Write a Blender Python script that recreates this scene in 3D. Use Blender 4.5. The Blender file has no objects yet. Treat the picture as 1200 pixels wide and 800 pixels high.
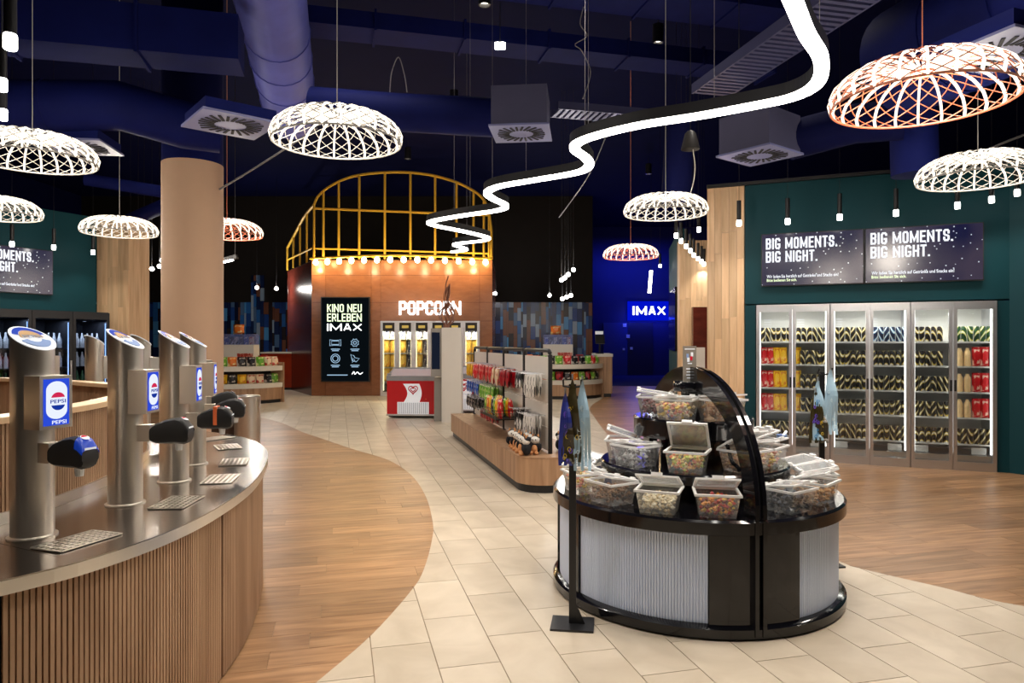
import bpy, math, random
from mathutils import Vector, Matrix
random.seed(7)
PI = math.pi
R = math.radians
SC = bpy.context.scene
COL = SC.collection
F = 820.0            # focal length in px of the 1200x800 frame
EYE = 1.6            # eye height, horizon at y = 400

# ------------------------------------------------------------------ camera
cam = bpy.data.cameras.new('camera'); cam.sensor_width = 36; cam.lens = F / 1200 * 36
cam.clip_start = .05; cam.clip_end = 200
camo = bpy.data.objects.new('camera', cam); COL.objects.link(camo)
camo.location = (0, 0, EYE); camo.rotation_euler = (PI / 2, 0, 0)
SC.camera = camo
# ------------------------------------------------------------------ world, exposure
w = bpy.data.worlds.new('world'); SC.world = w; w.use_nodes = True
w.node_tree.nodes['Background'].inputs[0].default_value = (.10, .12, .22, 1)
w.node_tree.nodes['Background'].inputs[1].default_value = .12
SC.view_settings.view_transform = 'Standard'; SC.view_settings.look = 'None'
SC.view_settings.exposure = 0.22; SC.view_settings.gamma = 1.0
SC.view_settings.use_curve_mapping = False
L_POINT = 1.0

# ------------------------------------------------------------------ placing
def gp(px, py, h=0.0):                     # pixel -> point on the level at height h
    D = F * (EYE - h) / (py - 400.0)
    return Vector(((px - 600) / F * D, D, h))
def at(px, py, D):                         # pixel + known distance
    return Vector(((px - 600) / F * D, D, EYE + (400 - py) / F * D))
GR = R(14)                                 # floor grid: u axis turned 14 degrees
U = Vector((math.cos(GR), math.sin(GR), 0)); V = Vector((-math.sin(GR), math.cos(GR), 0))

# ------------------------------------------------------------------ materials
MATS = {}
def newmat(name):
    m = bpy.data.materials.new(name); m.use_nodes = True
    n = m.node_tree; b = n.nodes['Principled BSDF']
    MATS[name] = m
    return m, n, b
def c4(c): return (c[0], c[1], c[2], 1)
def srgb(r, g, b):
    f = lambda v: (v / 255 / 12.92) if v / 255 <= .04045 else ((v / 255 + .055) / 1.055) ** 2.4
    return (f(r), f(g), f(b))
def pm(name, col, rough=.5, metal=0, es=0, ecol=None, var=.08, scale=6, bump=0, spec=.5, coat=0, randobj=0):
    m, n, b = newmat(name); N = n.nodes; L = n.links
    tc = N.new('ShaderNodeTexCoord'); no = N.new('ShaderNodeTexNoise')
    no.inputs['Scale'].default_value = scale; no.inputs['Detail'].default_value = 3
    L.new(tc.outputs['Object'], no.inputs['Vector'])
    mx = N.new('ShaderNodeMix'); mx.data_type = 'RGBA'
    mx.inputs[6].default_value = c4([v * (1 - var) for v in col]); mx.inputs[7].default_value = c4([min(1, v * (1 + var)) for v in col])
    L.new(no.outputs['Fac'], mx.inputs[0])
    out = mx.outputs[2]
    if randobj:
        oi = N.new('ShaderNodeObjectInfo'); hs = N.new('ShaderNodeHueSaturation'); mr = N.new('ShaderNodeMapRange')
        mr.inputs[3].default_value = 1 - randobj; mr.inputs[4].default_value = 1 + randobj
        L.new(oi.outputs['Random'], mr.inputs[0]); L.new(mr.outputs[0], hs.inputs['Value']); L.new(out, hs.inputs['Color'])
        out = hs.outputs[0]
    L.new(out, b.inputs['Base Color'])
    b.inputs['Roughness'].default_value = rough; b.inputs['Metallic'].default_value = metal
    b.inputs['Specular IOR Level'].default_value = spec; b.inputs['Coat Weight'].default_value = coat
    if es:
        b.inputs['Emission Color'].default_value = c4(ecol or col); b.inputs['Emission Strength'].default_value = es
    if bump:
        bp = N.new('ShaderNodeBump'); bp.inputs['Strength'].default_value = bump; bp.inputs['Distance'].default_value = .01
        L.new(no.outputs['Fac'], bp.inputs['Height']); L.new(bp.outputs[0], b.inputs['Normal'])
    return m
def wood(name, ca, cb, stretch=(1, 1, 8), rough=.5, objvar=.18, island=False, scale=3.0):
    m, n, b = newmat(name); N = n.nodes; L = n.links
    tc = N.new('ShaderNodeTexCoord'); oi = N.new('ShaderNodeObjectInfo'); mp = N.new('ShaderNodeMapping')
    mp.inputs['Scale'].default_value = [s for s in stretch]
    L.new(tc.outputs['Object'], mp.inputs['Vector'])
    rnd = oi.outputs['Random']
    if island:
        ge = N.new('ShaderNodeNewGeometry'); rnd = ge.outputs['Random Per Island']
    cm = N.new('ShaderNodeMath'); cm.operation = 'MULTIPLY'; cm.inputs[1].default_value = 37.0
    L.new(rnd, cm.inputs[0]); cx = N.new('ShaderNodeCombineXYZ')
    for k in range(3): L.new(cm.outputs[0], cx.inputs[k])
    L.new(cx.outputs[0], mp.inputs['Location'])
    no = N.new('ShaderNodeTexNoise'); no.inputs['Scale'].default_value = scale; no.inputs['Detail'].default_value = 6; no.inputs['Distortion'].default_value = .6
    L.new(mp.outputs[0], no.inputs['Vector'])
    rp = N.new('ShaderNodeValToRGB')
    rp.color_ramp.elements[0].color = c4(ca); rp.color_ramp.elements[1].color = c4(cb)
    rp.color_ramp.elements[0].position = .3; rp.color_ramp.elements[1].position = .7
    L.new(no.outputs['Fac'], rp.inputs[0])
    hs = N.new('ShaderNodeHueSaturation'); mr = N.new('ShaderNodeMapRange')
    mr.inputs[3].default_value = 1 - objvar; mr.inputs[4].default_value = 1 + objvar
    L.new(rnd, mr.inputs[0]); L.new(mr.outputs[0], hs.inputs['Value']); L.new(rp.outputs[0], hs.inputs['Color'])
    L.new(hs.outputs[0], b.inputs['Base Color']); b.inputs['Roughness'].default_value = rough
    bp = N.new('ShaderNodeBump'); bp.inputs['Strength'].default_value = .08; bp.inputs['Distance'].default_value = .005
    L.new(no.outputs['Fac'], bp.inputs['Height']); L.new(bp.outputs[0], b.inputs['Normal'])
    return m
def emit(name, col, s):
    m, n, b = newmat(name); n.nodes.remove(b)
    e = n.nodes.new('ShaderNodeEmission'); e.inputs[0].default_value = c4(col); e.inputs[1].default_value = s
    n.links.new(e.outputs[0], n.nodes['Material Output'].inputs[0])
    return m
def clear(name, tint=(1, 1, 1), gloss=.08, rough=.03, body=0.0, bcol=(.9, .9, .9)):   # thin clear sheet
    m, n, b = newmat(name); N = n.nodes; L = n.links; N.remove(b)
    t = N.new('ShaderNodeBsdfTransparent'); t.inputs[0].default_value = c4(tint)
    g = N.new('ShaderNodeBsdfGlossy'); g.inputs['Roughness'].default_value = rough
    fr = N.new('ShaderNodeFresnel'); fr.inputs[0].default_value = 1.35
    ad = N.new('ShaderNodeMath'); ad.operation = 'ADD'; ad.inputs[1].default_value = gloss; ad.use_clamp = True
    L.new(fr.outputs[0], ad.inputs[0])
    mx = N.new('ShaderNodeMixShader'); L.new(ad.outputs[0], mx.inputs[0]); L.new(t.outputs[0], mx.inputs[1]); L.new(g.outputs[0], mx.inputs[2])
    o = mx
    if body:
        d = N.new('ShaderNodeBsdfDiffuse'); d.inputs[0].default_value = c4(bcol)
        m2 = N.new('ShaderNodeMixShader'); m2.inputs[0].default_value = body
        L.new(mx.outputs[0], m2.inputs[1]); L.new(d.outputs[0], m2.inputs[2]); o = m2
    L.new(o.outputs[0], N['Material Output'].inputs[0])
    return m
def steel(name, col, rough=.28, stretch=(25, 25, .4), metal=1.0):
    m = pm(name, col, rough, metal, var=.06); n = m.node_tree; N = n.nodes; L = n.links; b = N['Principled BSDF']
    tc = N.new('ShaderNodeTexCoord'); mp = N.new('ShaderNodeMapping'); mp.inputs['Scale'].default_value = stretch
    no = N.new('ShaderNodeTexNoise'); no.inputs['Scale'].default_value = 4; no.inputs['Detail'].default_value = 4
    mr = N.new('ShaderNodeMapRange'); mr.inputs[3].default_value = rough * .98; mr.inputs[4].default_value = rough * 1.02
    L.new(tc.outputs['Object'], mp.inputs[0]); L.new(mp.outputs[0], no.inputs['Vector']); L.new(no.outputs['Fac'], mr.inputs[0]); L.new(mr.outputs[0], b.inputs['Roughness'])
    return m

STEEL = steel('brushed_steel', (.84, .79, .72), .32)
STEELTOP = steel('brushed_steel_top', (.42, .37, .32), .20, (40, 2, 2))
ALU = steel('satin_aluminium', (.66, .67, .70), .34)
BLACKGLOSS = pm('black_gloss', (.005, .005, .007), .1, spec=.45, coat=.15)
BLACK = pm('black_matte', (.012, .012, .014), .45)
BLACKMETAL = pm('black_powder_coat', (.01, .01, .012), .38)
WHITE = pm('white_laminate', (.72, .68, .62), .45, var=.03)
CREAM = pm('cream_laminate', (.78, .72, .62), .4, var=.03)
TEAL = pm('teal_paint', srgb(10, 58, 66), .55, var=.06, scale=2, spec=.2)
NAVY = pm('navy_ceiling_paint', srgb(18, 25, 82), .7, var=.25, scale=3, bump=.1, spec=.08)
NAVYDARK = pm('dark_navy_paint', srgb(9, 13, 54), .8, var=.2, scale=2, spec=.08)
DARKWALL = pm('dark_brown_wall', srgb(30, 26, 24), .85, var=.15, scale=2, spec=.15)
BLUEWALL = pm('blue_wall', srgb(18, 26, 92), .7, var=.1, scale=2)
BLUEDOOR = pm('blue_door', srgb(24, 48, 120), .5, var=.05)
BLUECARPET = pm('blue_carpet', srgb(20, 24, 90), .95, var=.3, scale=40)
BEIGE = pm('beige_column_paint', srgb(208, 172, 142), .7, var=.03)
OAK = wood('oak_slats', srgb(190, 154, 122), srgb(158, 122, 92), (3, 3, .5), .5, .08)
OAKPANEL = wood('oak_veneer', srgb(190, 152, 118), srgb(150, 112, 82), (4, 4, .35), .45, .08)
OAKCAP = wood('light_oak_cap', srgb(232, 200, 160), srgb(214, 178, 138), (2, 2, 2), .4, .05)
PLANKWALL = wood('wall_oak_plank', srgb(228, 194, 154), srgb(200, 162, 122), (5, 5, .4), .5, .14)
PLANK = wood('floor_oak_plank', srgb(178, 138, 100), srgb(128, 92, 62), (.7, 7, 1), .34, .2)
PLANKS = wood('floor_oak_planks_far', srgb(178, 138, 100), srgb(128, 92, 62), (.7, 7, 1), .34, .2, island=True)
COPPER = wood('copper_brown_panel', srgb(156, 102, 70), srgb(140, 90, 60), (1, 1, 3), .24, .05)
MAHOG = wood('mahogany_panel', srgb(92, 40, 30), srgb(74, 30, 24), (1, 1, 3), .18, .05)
GOLD = pm('gold_paint', srgb(240, 190, 66), .4, .1, var=.05)
RED = pm('freezer_red', srgb(206, 22, 34), .3, var=.03)
def tilemat(name, island):
    m = wood(name, srgb(206, 193, 174), srgb(184, 170, 150), (1.3, 1.3, 1), .36, .06, island, 2.2)
    return m
TILE = tilemat('beige_floor_tile', False); TILES = tilemat('beige_floor_tiles_far', True)
GROUT = pm('grout', srgb(150, 132, 110), .9)
GLASS = clear('cooler_glass', (.96, .98, .98), .03)
PLASTIC = clear('clear_plastic', (.95, .96, .96), .06, .12, .16)
PLASTICRIM = clear('milky_plastic_rim', (.95, .95, .95), .08, .2, .85, (.95, .95, .95))
FLUTE = pm('white_fluted_panel', srgb(216, 228, 250), .42, var=.02)
LEDW = emit('led_white', (1, .93, .84), 9)
LEDTUBE = emit('led_tube', (1, .95, .87), 13)
LEDCOOL = emit('led_cooler', (1, .97, .9), 2.6)
TIP = emit('lamp_tip', (1, .96, .88), 14)
BULB = emit('warm_bulb', (1, .74, .34), 30)
SIGNW = emit('sign_white', (1, 1, 1), 2.2)
SIGNDIM = emit('sign_white_dim', (.9, .93, 1), 1.1)
SIGNGREEN = emit('sign_pale_green', (.86, 1, .62), 1.3)

# ------------------------------------------------------------------ meshes
class MB:
    def __init__(s): s.v = []; s.f = []
    def add(s, vs, fs):
        o = len(s.v); s.v += [tuple(x) for x in vs]; s.f += [tuple(i + o for i in f) for f in fs]; return s
    def box(s, c, d, rz=0, rx=0, ry=0):
        m = Matrix.Rotation(rz, 3, 'Z') @ Matrix.Rotation(ry, 3, 'Y') @ Matrix.Rotation(rx, 3, 'X')
        vs = [Vector(c) + m @ Vector((x * d[0] / 2, y * d[1] / 2, z * d[2] / 2)) for x in (-1, 1) for y in (-1, 1) for z in (-1, 1)]
        return s.add(vs, [(0, 1, 3, 2), (4, 6, 7, 5), (0, 4, 5, 1), (2, 3, 7, 6), (0, 2, 6, 4), (1, 5, 7, 3)])
    def bb(s, x0, x1, y0, y1, z0, z1): return s.box(((x0 + x1) / 2, (y0 + y1) / 2, (z0 + z1) / 2), (x1 - x0, y1 - y0, z1 - z0))
    def prism(s, pts, z0, z1):            # pts counter-clockwise in xy
        n = len(pts)
        vs = [(p[0], p[1], z0) for p in pts] + [(p[0], p[1], z1) for p in pts]
        return s.add(vs, [tuple(range(n - 1, -1, -1)), tuple(range(n, 2 * n))] + [(i, (i + 1) % n, n + (i + 1) % n, n + i) for i in range(n)])
    def lathe(s, prof, n=24, c=(0, 0, 0), a0=0, a1=2 * PI):
        full = abs(a1 - a0 - 2 * PI) < 1e-6; k = n if full else n + 1; vs = []
        for r, z in prof:
            for i in range(k):
                a = a0 + (a1 - a0) * i / n
                vs.append((c[0] + r * math.cos(a), c[1] + r * math.sin(a), c[2] + z))
        fs = []
        for j in range(len(prof) - 1):
            for i in range(n):
                i2 = (i + 1) % k
                fs.append((j * k + i, j * k + i2, (j + 1) * k + i2, (j + 1) * k + i))
        return s.add(vs, fs)
    def cyl(s, c, r, h, n=16, r2=None):
        r2 = r if r2 is None else r2
        return s.lathe([(0.0001, 0), (r, 0), (r2, h), (0.0001, h)], n, c)
    def tube(s, pts, r, n=6, closed=False, flat=1.0):
        pts = [Vector(p) for p in pts]; k = len(pts); vs = []; up0 = Vector((0, 0, 1))
        for i, p in enumerate(pts):
            a = pts[(i - 1) % k] if (closed or i > 0) else p; b = pts[(i + 1) % k] if (closed or i < k - 1) else p
            t = (b - a).normalized()
            up = up0 if abs(t.z) < .95 else Vector((0, 1, 0))
            x = t.cross(up).normalized(); y = x.cross(t)
            for j in range(n):
                q = 2 * PI * (j + .5) / n
                vs.append(p + x * math.cos(q) * r + y * math.sin(q) * r * flat)
        fs = []
        for i in range(k if closed else k - 1):
            for j in range(n):
                i2 = (i + 1) % k
                fs.append((i * n + j, i * n + (j + 1) % n, i2 * n + (j + 1) % n, i2 * n + j))
        if not closed: fs += [tuple(range(n)), tuple(range((k - 1) * n + n - 1, (k - 1) * n - 1, -1))]
        return s.add(vs, fs)
    def ring(s, a, b, z0, z1):            # closed band between loops a and b of same count
        n = len(a)
        vs = [(p[0], p[1], z0) for p in a] + [(p[0], p[1], z0) for p in b] + [(p[0], p[1], z1) for p in a] + [(p[0], p[1], z1) for p in b]
        fs = []
        for i in range(n):
            j = (i + 1) % n
            fs += [(2 * n + i, 2 * n + j, 3 * n + j, 3 * n + i), (i, n + i, n + j, j), (i, j, 2 * n + j, 2 * n + i), (n + i, 3 * n + i, 3 * n + j, n + j)]
        return s.add(vs, fs)
    def mesh(s, name, mat, smooth=False):
        me = bpy.data.meshes.new(name); me.from_pydata(s.v, [], s.f); me.update()
        import bmesh
        bm = bmesh.new(); bm.from_mesh(me); bmesh.ops.recalc_face_normals(bm, faces=bm.faces); bm.to_mesh(me); bm.free()
        if mat: me.materials.append(mat)
        if smooth:
            me.polygons.foreach_set('use_smooth', [True] * len(me.polygons))
            try: me.set_sharp_from_angle(angle=R(35))
            except Exception: pass
        return me
    def build(s, name, mat, parent=None, smooth=False, **kw):
        return link(name, s.mesh(name, mat, smooth), parent, **kw)
def link(name, data, parent=None, loc=None, rz=0, label=None, cat=None, group=None, kind=None):
    o = bpy.data.objects.new(name, data); COL.objects.link(o)
    if parent: o.parent = parent
    if loc is not None: o.location = loc
    if rz: o.rotation_euler = (0, 0, rz)
    tag(o, label, cat, group, kind)
    return o
def tag(o, label=None, cat=None, group=None, kind=None):
    if label: o['label'] = label
    if cat: o['category'] = cat
    if group: o['group'] = group
    if kind: o['kind'] = kind
    return o
def thing(name, loc, rz=0, label=None, cat=None, group=None): return link(name, None, None, loc, rz, label, cat, group)
def kids(o): return [c for c in bpy.data.objects if c.parent == o]
CH = {}
def copy_tree(o, loc=None, rz=None, label=None, group=None, parent=None):
    c = o.copy(); COL.objects.link(c); c.parent = parent
    if loc is not None: c.location = loc
    if rz is not None: c.rotation_euler = (0, 0, rz)
    if label: c['label'] = label
    if group: c['group'] = group
    for k in o.children: copy_tree(k, parent=c)
    return c
def lamp(kind, name, loc, energy, col=(1, .86, .7), size=.1, parent=None, rot=None, spot=None, blend=.6, sx=None, sy=None):
    d = bpy.data.lights.new(name, kind); d.energy = energy; d.color = col
    if kind == 'AREA':
        d.shape = 'RECTANGLE'; d.size = sx; d.size_y = sy
    else: d.shadow_soft_size = size
    if kind == 'SPOT': d.spot_size = R(spot); d.spot_blend = blend
    o = bpy.data.objects.new(name, d); COL.objects.link(o); o.location = loc
    if rot: o.rotation_euler = rot
    if parent: o.parent = parent
    return o
def aim(o, tgt):
    o.rotation_euler = (Vector(tgt) - o.location).to_track_quat('-Z', 'Y').to_euler()
def crom(P, n=12, closed=True):
    P = [Vector(p) for p in P]; k = len(P); out = []
    for i in range(k if closed else k - 1):
        g = lambda j: P[j % k] if closed else P[max(0, min(k - 1, j))]
        a, b, c, d = g(i - 1), g(i), g(i + 1), g(i + 2)
        for q in range(n):
            t = q / n
            out.append(.5 * (2 * b + (c - a) * t + (2 * a - 5 * b + 4 * c - d) * t * t + (3 * b - a - 3 * c + d) * t ** 3))
    if not closed: out.append(P[-1])
    return out
# lettering: meshes lying in the x-z plane, facing -y, fitted to a box (w, h) from (0,0)
TXT = {}
def prep_text(items):
    obs = []
    for s, bold in items:
        cu = bpy.data.curves.new('text', 'FONT'); cu.body = s; cu.size = 1; cu.offset = bold; cu.extrude = .0; cu.resolution_u = 3
        cu.space_character = 1.0 + bold * 2.5
        o = bpy.data.objects.new('text', cu); COL.objects.link(o); obs.append((s, o))
    dg = bpy.context.evaluated_depsgraph_get()
    for s, o in obs:
        me = bpy.data.meshes.new_from_object(o.evaluated_get(dg))
        V_ = [v.co.copy() for v in me.vertices]; Fs = [tuple(p.vertices) for p in me.polygons]
        x0 = min(v.x for v in V_); x1 = max(v.x for v in V_); y0 = min(v.y for v in V_); y1 = max(v.y for v in V_)
        TXT[s] = ([((v.x - x0) / (x1 - x0), (v.y - y0) / (y1 - y0)) for v in V_], Fs)
        cu = o.data; bpy.data.objects.remove(o); bpy.data.curves.remove(cu); bpy.data.meshes.remove(me)
def text(mb, s, x, z, w, h, y=0.0, depth=.004):
    vs, fs = TXT[s]
    n = len(vs)
    front = [(x + a * w, y, z + b * h) for a, b in vs]; back = [(x + a * w, y + depth, z + b * h) for a, b in vs]
    sides = []; cnt = {}
    for f in fs:
        for i in range(len(f)):
            e = (f[i], f[(i + 1) % len(f)]); cnt[tuple(sorted(e))] = cnt.get(tuple(sorted(e)), 0) + 1
    for f in fs:
        for i in range(len(f)):
            e = (f[i], f[(i + 1) % len(f)])
            if cnt[tuple(sorted(e))] == 1: sides.append((e[0], e[1], e[1] + n, e[0] + n))
    mb.add(front + back, [tuple(f) for f in fs] + [tuple(i + n for i in reversed(f)) for f in fs] + sides)
    return mb
prep_text([('PEPSI', .01),
           ('Wir laden Sie herzlich auf Getränke und Snacks ein!', .01), ('Bitte bedienen Sie sich.', .01)])

# condensed block capitals drawn with strokes
GLY = {'A': (1, [[(0, 0), (.42, 1), (.58, 1), (1, 0)], [(.15, .27), (.85, .27)]]), 'B': (1, [[(0, 0), (0, 1), (.75, 1), (1, .87), (1, .66), (.78, .53), (0, .53)], [(.78, .53), (1, .4), (1, .13), (.75, 0), (0, 0)]]),
  'C': (1, [[(1, .80), (1, .87), (.75, 1), (.25, 1), (0, .87), (0, .13), (.25, 0), (.75, 0), (1, .13), (1, .20)]]), 'E': (.9, [[(1, 1), (0, 1), (0, 0), (1, 0)], [(0, .52), (.85, .52)]]),
  'G': (1.05, [[(1, .82), (1, .87), (.75, 1), (.25, 1), (0, .87), (0, .13), (.25, 0), (.75, 0), (1, .13), (1, .42), (.66, .42)]]), 'H': (1, [[(0, 0), (0, 1)], [(1, 0), (1, 1)], [(0, .5), (1, .5)]]), 'I': (0, [[(.5, 0), (.5, 1)]]),
  'K': (1, [[(0, 0), (0, 1)], [(1, 1), (.05, .42)], [(.36, .62), (1, 0)]]), 'L': (.85, [[(0, 1), (0, 0), (1, 0)]]), 'M': (1.6, [[(0, 0), (0, 1), (.5, .12), (1, 1), (1, 0)]]), 'N': (1.25, [[(0, 0), (0, 1), (1, 0), (1, 1)]]),
  'O': (1, [[(.25, 1), (0, .87), (0, .13), (.25, 0), (.75, 0), (1, .13), (1, .87), (.75, 1), (.25, 1)]]), 'P': (1, [[(0, 0), (0, 1), (.75, 1), (1, .87), (1, .56), (.75, .43), (0, .43)]]), 'R': (1, [[(0, 0), (0, 1), (.75, 1), (1, .87), (1, .6), (.75, .47), (0, .47)], [(.5, .47), (1, 0)]]),
  'S': (1, [[(1, .74), (1, .87), (.75, 1), (.25, 1), (0, .87), (0, .64), (.2, .54), (.8, .46), (1, .36), (1, .13), (.75, 0), (.25, 0), (0, .13), (0, .26)]]), 'T': (.95, [[(.5, 0), (.5, 1)], [(0, 1), (1, 1)]]), 'U': (1, [[(0, 1), (0, .13), (.25, 0), (.75, 0), (1, .13), (1, 1)]]), 'X': (1.15, [[(0, 0), (1, 1)], [(0, 1), (1, 0)]]), '.': (0, [[(.5, 0), (.5, .001)]]), ' ': (.25, [])}
def block(mb, s, x, z, w_, h, y=0.0, depth=.004, tf=.15, gf=.62):
    t = tf * h; gap = gf * t; tot = sum(GLY[c][0] for c in s); lw = (w_ - t * len(s) - gap * (len(s) - 1)) / tot
    for c in s:
        gw, lines = GLY[c]; ww = gw * lw
        for k, ln in enumerate(lines):
            P = [(x + t / 2 + a * ww, z + t / 2 + b * (h - t)) for a, b in ln]
            for i, ((ax_, az), (bx, bz)) in enumerate(zip(P, P[1:])):
                d = Vector((bx - ax_, bz - az)); L_ = d.length; d.normalize(); e = t / 2 if (i == 0 or i == len(P) - 2) else t * .42
                a_ = Vector((ax_, az)) - d * (t / 2 if abs(d.x) < .01 or abs(d.y) < .01 else t * .3); b_ = Vector((bx, bz)) + d * (t / 2 if abs(d.x) < .01 or abs(d.y) < .01 else t * .3)
                nn = Vector((-d.y, d.x)) * t / 2 * (.72 if min(abs(d.x), abs(d.y)) > .05 and L_ > .3 * h else 1); jj = .0002 * (i % 2) + .0004 * k
                q = [a_ - nn, b_ - nn, b_ + nn, a_ + nn]
                q = [(min(max(v.x, x - .0), x + ww + t), min(max(v.y, z), z + h)) for v in q]
                mb.add([(u, y + jj, v) for u, v in q] + [(u, y + depth, v) for u, v in q], [(0, 1, 2, 3), (7, 6, 5, 4)] + [(m, (m + 1) % 4, 4 + (m + 1) % 4, 4 + m) for m in range(4)])
        x += ww + t + gap
    return mb
def stretch_cord(o, top=7.0):
    for c in o.children:
        if c.name.startswith(('cord', 'rod')): c.scale = (1, 1, (top - .002 - o.location.z - c.location.z))

ORD = ['first', 'second', 'third', 'fourth', 'fifth', 'sixth', 'seventh', 'eighth', 'ninth', 'tenth', 'eleventh', 'twelfth', 'thirteenth', 'fourteenth', 'fifteenth', 'sixteenth', 'seventeenth', 'eighteenth', 'nineteenth', 'twentieth', 'last', 'last', 'last']

# ================================================================== THE SETTING
def interp(tab, y):
    if y <= tab[0][0]: return tab[0][1] + (y - tab[0][0]) * (tab[1][1] - tab[0][1]) / (tab[1][0] - tab[0][0])
    for (a, p), (b, q) in zip(tab, tab[1:]):
        if y <= b: return p + (q - p) * (y - a) / (b - a)
    return tab[-1][1]
def dense(tab):
    P = crom([(x, y, 0) for y, x in tab], 10, False)
    return [(p.y, p.x) for p in P]
GL = dense([(.2, -1.9), (1.6, -1.45), (2.6, -1.13), (3.28, -.921), (3.82, -.766), (4.46, -.653), (4.87, -.619), (5.62, -.644), (6.22, -.705), (7.31, -.909), (8.48, -1.24), (9.5, -1.7), (10.45, -2.39), (12.2, -3.59), (14.8, -5.4), (17, -9), (18, -14)])
GR_ = dense([(2.0, 9.0), (3.3, 5.3), (3.75, 4.1), (4.23, 3.1), (4.555, 2.8), (4.93, 2.465), (5.145, 2.37), (7.29, 1.78), (9.4, 1.6), (11.66, 1.635), (14.3, 1.72), (17, 1.9), (20, 2.6), (25, 3.6)])
def clip(poly, a, b, c):                  # keep a*x + b*y <= c
    out = []
    for i in range(len(poly)):
        p, q = poly[i], poly[(i + 1) % len(poly)]
        dp = a * p[0] + b * p[1] - c; dq = a * q[0] + b * q[1] - c
        if dp <= 0: out.append(p)
        if (dp < 0 < dq) or (dq < 0 < dp):
            t = dp / (dp - dq); out.append((p[0] + (q[0] - p[0]) * t, p[1] + (q[1] - p[1]) * t))
    return out
def side_cut(polys, tab, side):           # side -1 keeps x < curve, +1 keeps x > curve
    out = []
    for poly in polys:
        ys = [p[1] for p in poly]; xs = [p[0] for p in poly]
        y0, y1 = min(ys), max(ys)
        g = [interp(tab, y0 + (y1 - y0) * k / 6) for k in range(7)]
        if side < 0:
            if max(xs) <= min(g): out.append(poly); continue
            if min(xs) >= max(g): continue
        else:
            if min(xs) >= max(g): out.append(poly); continue
            if max(xs) <= min(g): continue
        n = max(1, int((y1 - y0) / .08))
        for k in range(n):
            a, b = y0 + (y1 - y0) * k / n, y0 + (y1 - y0) * (k + 1) / n
            q = clip(clip(poly, 0, -1, -a), 0, 1, b)
            if len(q) < 3: continue
            xa, xb = interp(tab, a), interp(tab, b)
            m = (xb - xa) / (b - a)            # x = xa + m (y - a)
            q = clip(q, -side, side * m, -side * (xa - m * a))
            if len(q) >= 3: out.append(q)
    return out
def piece(mb, polys, z0, z1):
    key = {}; vs = []; fs = []
    def vid(p):
        k = (round(p[0], 4), round(p[1], 4))
        if k not in key: key[k] = len(vs); vs.append(k)
        return key[k]
    for q in polys:
        f = []
        for p in q:
            i = vid(p)
            if not f or f[-1] != i: f.append(i)
        if len(f) > 1 and f[0] == f[-1]: f.pop()
        if len(f) >= 3: fs.append(tuple(f))
    if not fs: return None
    cnt = {}
    for f in fs:
        for i in range(len(f)):
            e = tuple(sorted((f[i], f[(i + 1) % len(f)]))); cnt[e] = cnt.get(e, 0) + 1
    n = len(vs); side = []
    for f in fs:
        for i in range(len(f)):
            a, b = f[i], f[(i + 1) % len(f)]
            if cnt[tuple(sorted((a, b)))] == 1: side.append((a, a + n, b + n, b))
    mb.add([(x, y, z1) for x, y in vs] + [(x, y, z0) for x, y in vs], fs + side)
    return mb
floor = MB().bb(-16, 16, -4, 34, -.12, -.006).build('floor', GROUT, kind='structure')
tag(floor, 'beige tiles and curving oak-look planks of the foyer floor')
def uv2xy(u, v): return (U.x * u + V.x * v, U.y * u + V.y * v)
def inview(x, y, m): return y > .6 and abs(x) < .76 * y + m and y < 26
cand_t, cand_p = [], []
g = .0025
for i in range(-70, 75):                  # tiles 0.3 x 0.6, long side along v, half bond
    for j in range(-6, 50):
        u0 = .17 + .31 * i; v0 = .62 * j + (.31 if i % 2 else 0)
        c = uv2xy(u0 + .155, v0 + .31)
        if not inview(c[0], c[1], 1.2): continue
        poly = [uv2xy(u0 + g, v0 + g), uv2xy(u0 + .31 - g, v0 + g), uv2xy(u0 + .31 - g, v0 + .62 - g), uv2xy(u0 + g, v0 + .62 - g)]
        ps = side_cut(side_cut([poly], GL, 1), GR_, -1)
        if ps: cand_t.append((c[0] ** 2 + c[1] ** 2, c, ps))
rp = random.Random(3)
for j in range(-10, 135):
    off = rp.random() * 1.2
    for i in range(-14, 16):
        u0 = 1.2 * i + off; v0 = .2 * j
        c = uv2xy(u0 + .6, v0 + .1)
        if not inview(c[0], c[1], 1.6): continue
        poly = [uv2xy(u0 + .001, v0 + .001), uv2xy(u0 + 1.199, v0 + .001), uv2xy(u0 + 1.199, v0 + .199), uv2xy(u0 + .001, v0 + .199)]
        for tab, sd in ((GL, -1), (GR_, 1)):
            ps = side_cut([poly], tab, sd)
            if ps: cand_p.append((c[0] ** 2 + c[1] ** 2, c, ps))
def lay(cands, name, m1, m2, far_name):
    cands.sort(key=lambda t: t[0] + (0 if abs(t[1][0]) < .74 * t[1][1] and t[1][1] > 3 else 1e5)); far = MB()
    for k, (d, c, ps) in enumerate(cands):
        if k < 300:
            ang = GR; cs, sn = math.cos(-ang), math.sin(-ang)
            lp = [[((p[0] - c[0]) * cs - (p[1] - c[1]) * sn, (p[0] - c[0]) * sn + (p[1] - c[1]) * cs) for p in q] for q in ps]
            mb = piece(MB(), lp, -.006, 0)
            if mb: mb.build(name, m1, floor, loc=(c[0], c[1], 0), rz=ang)
        else: piece(far, ps, -.006, 0)
    far.build(far_name, m2, floor, kind='stuff')
lay(cand_t, 'tile', TILE, TILES, 'distant_tiles')
lay(cand_p, 'plank', PLANK, PLANKS, 'distant_planks')
MB().bb(3.02, 14, 25.2, 32.85, -.004, .012).build('blue_carpet', BLUECARPET, label='dark blue carpet in front of the blue wall', cat='carpet')

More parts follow.
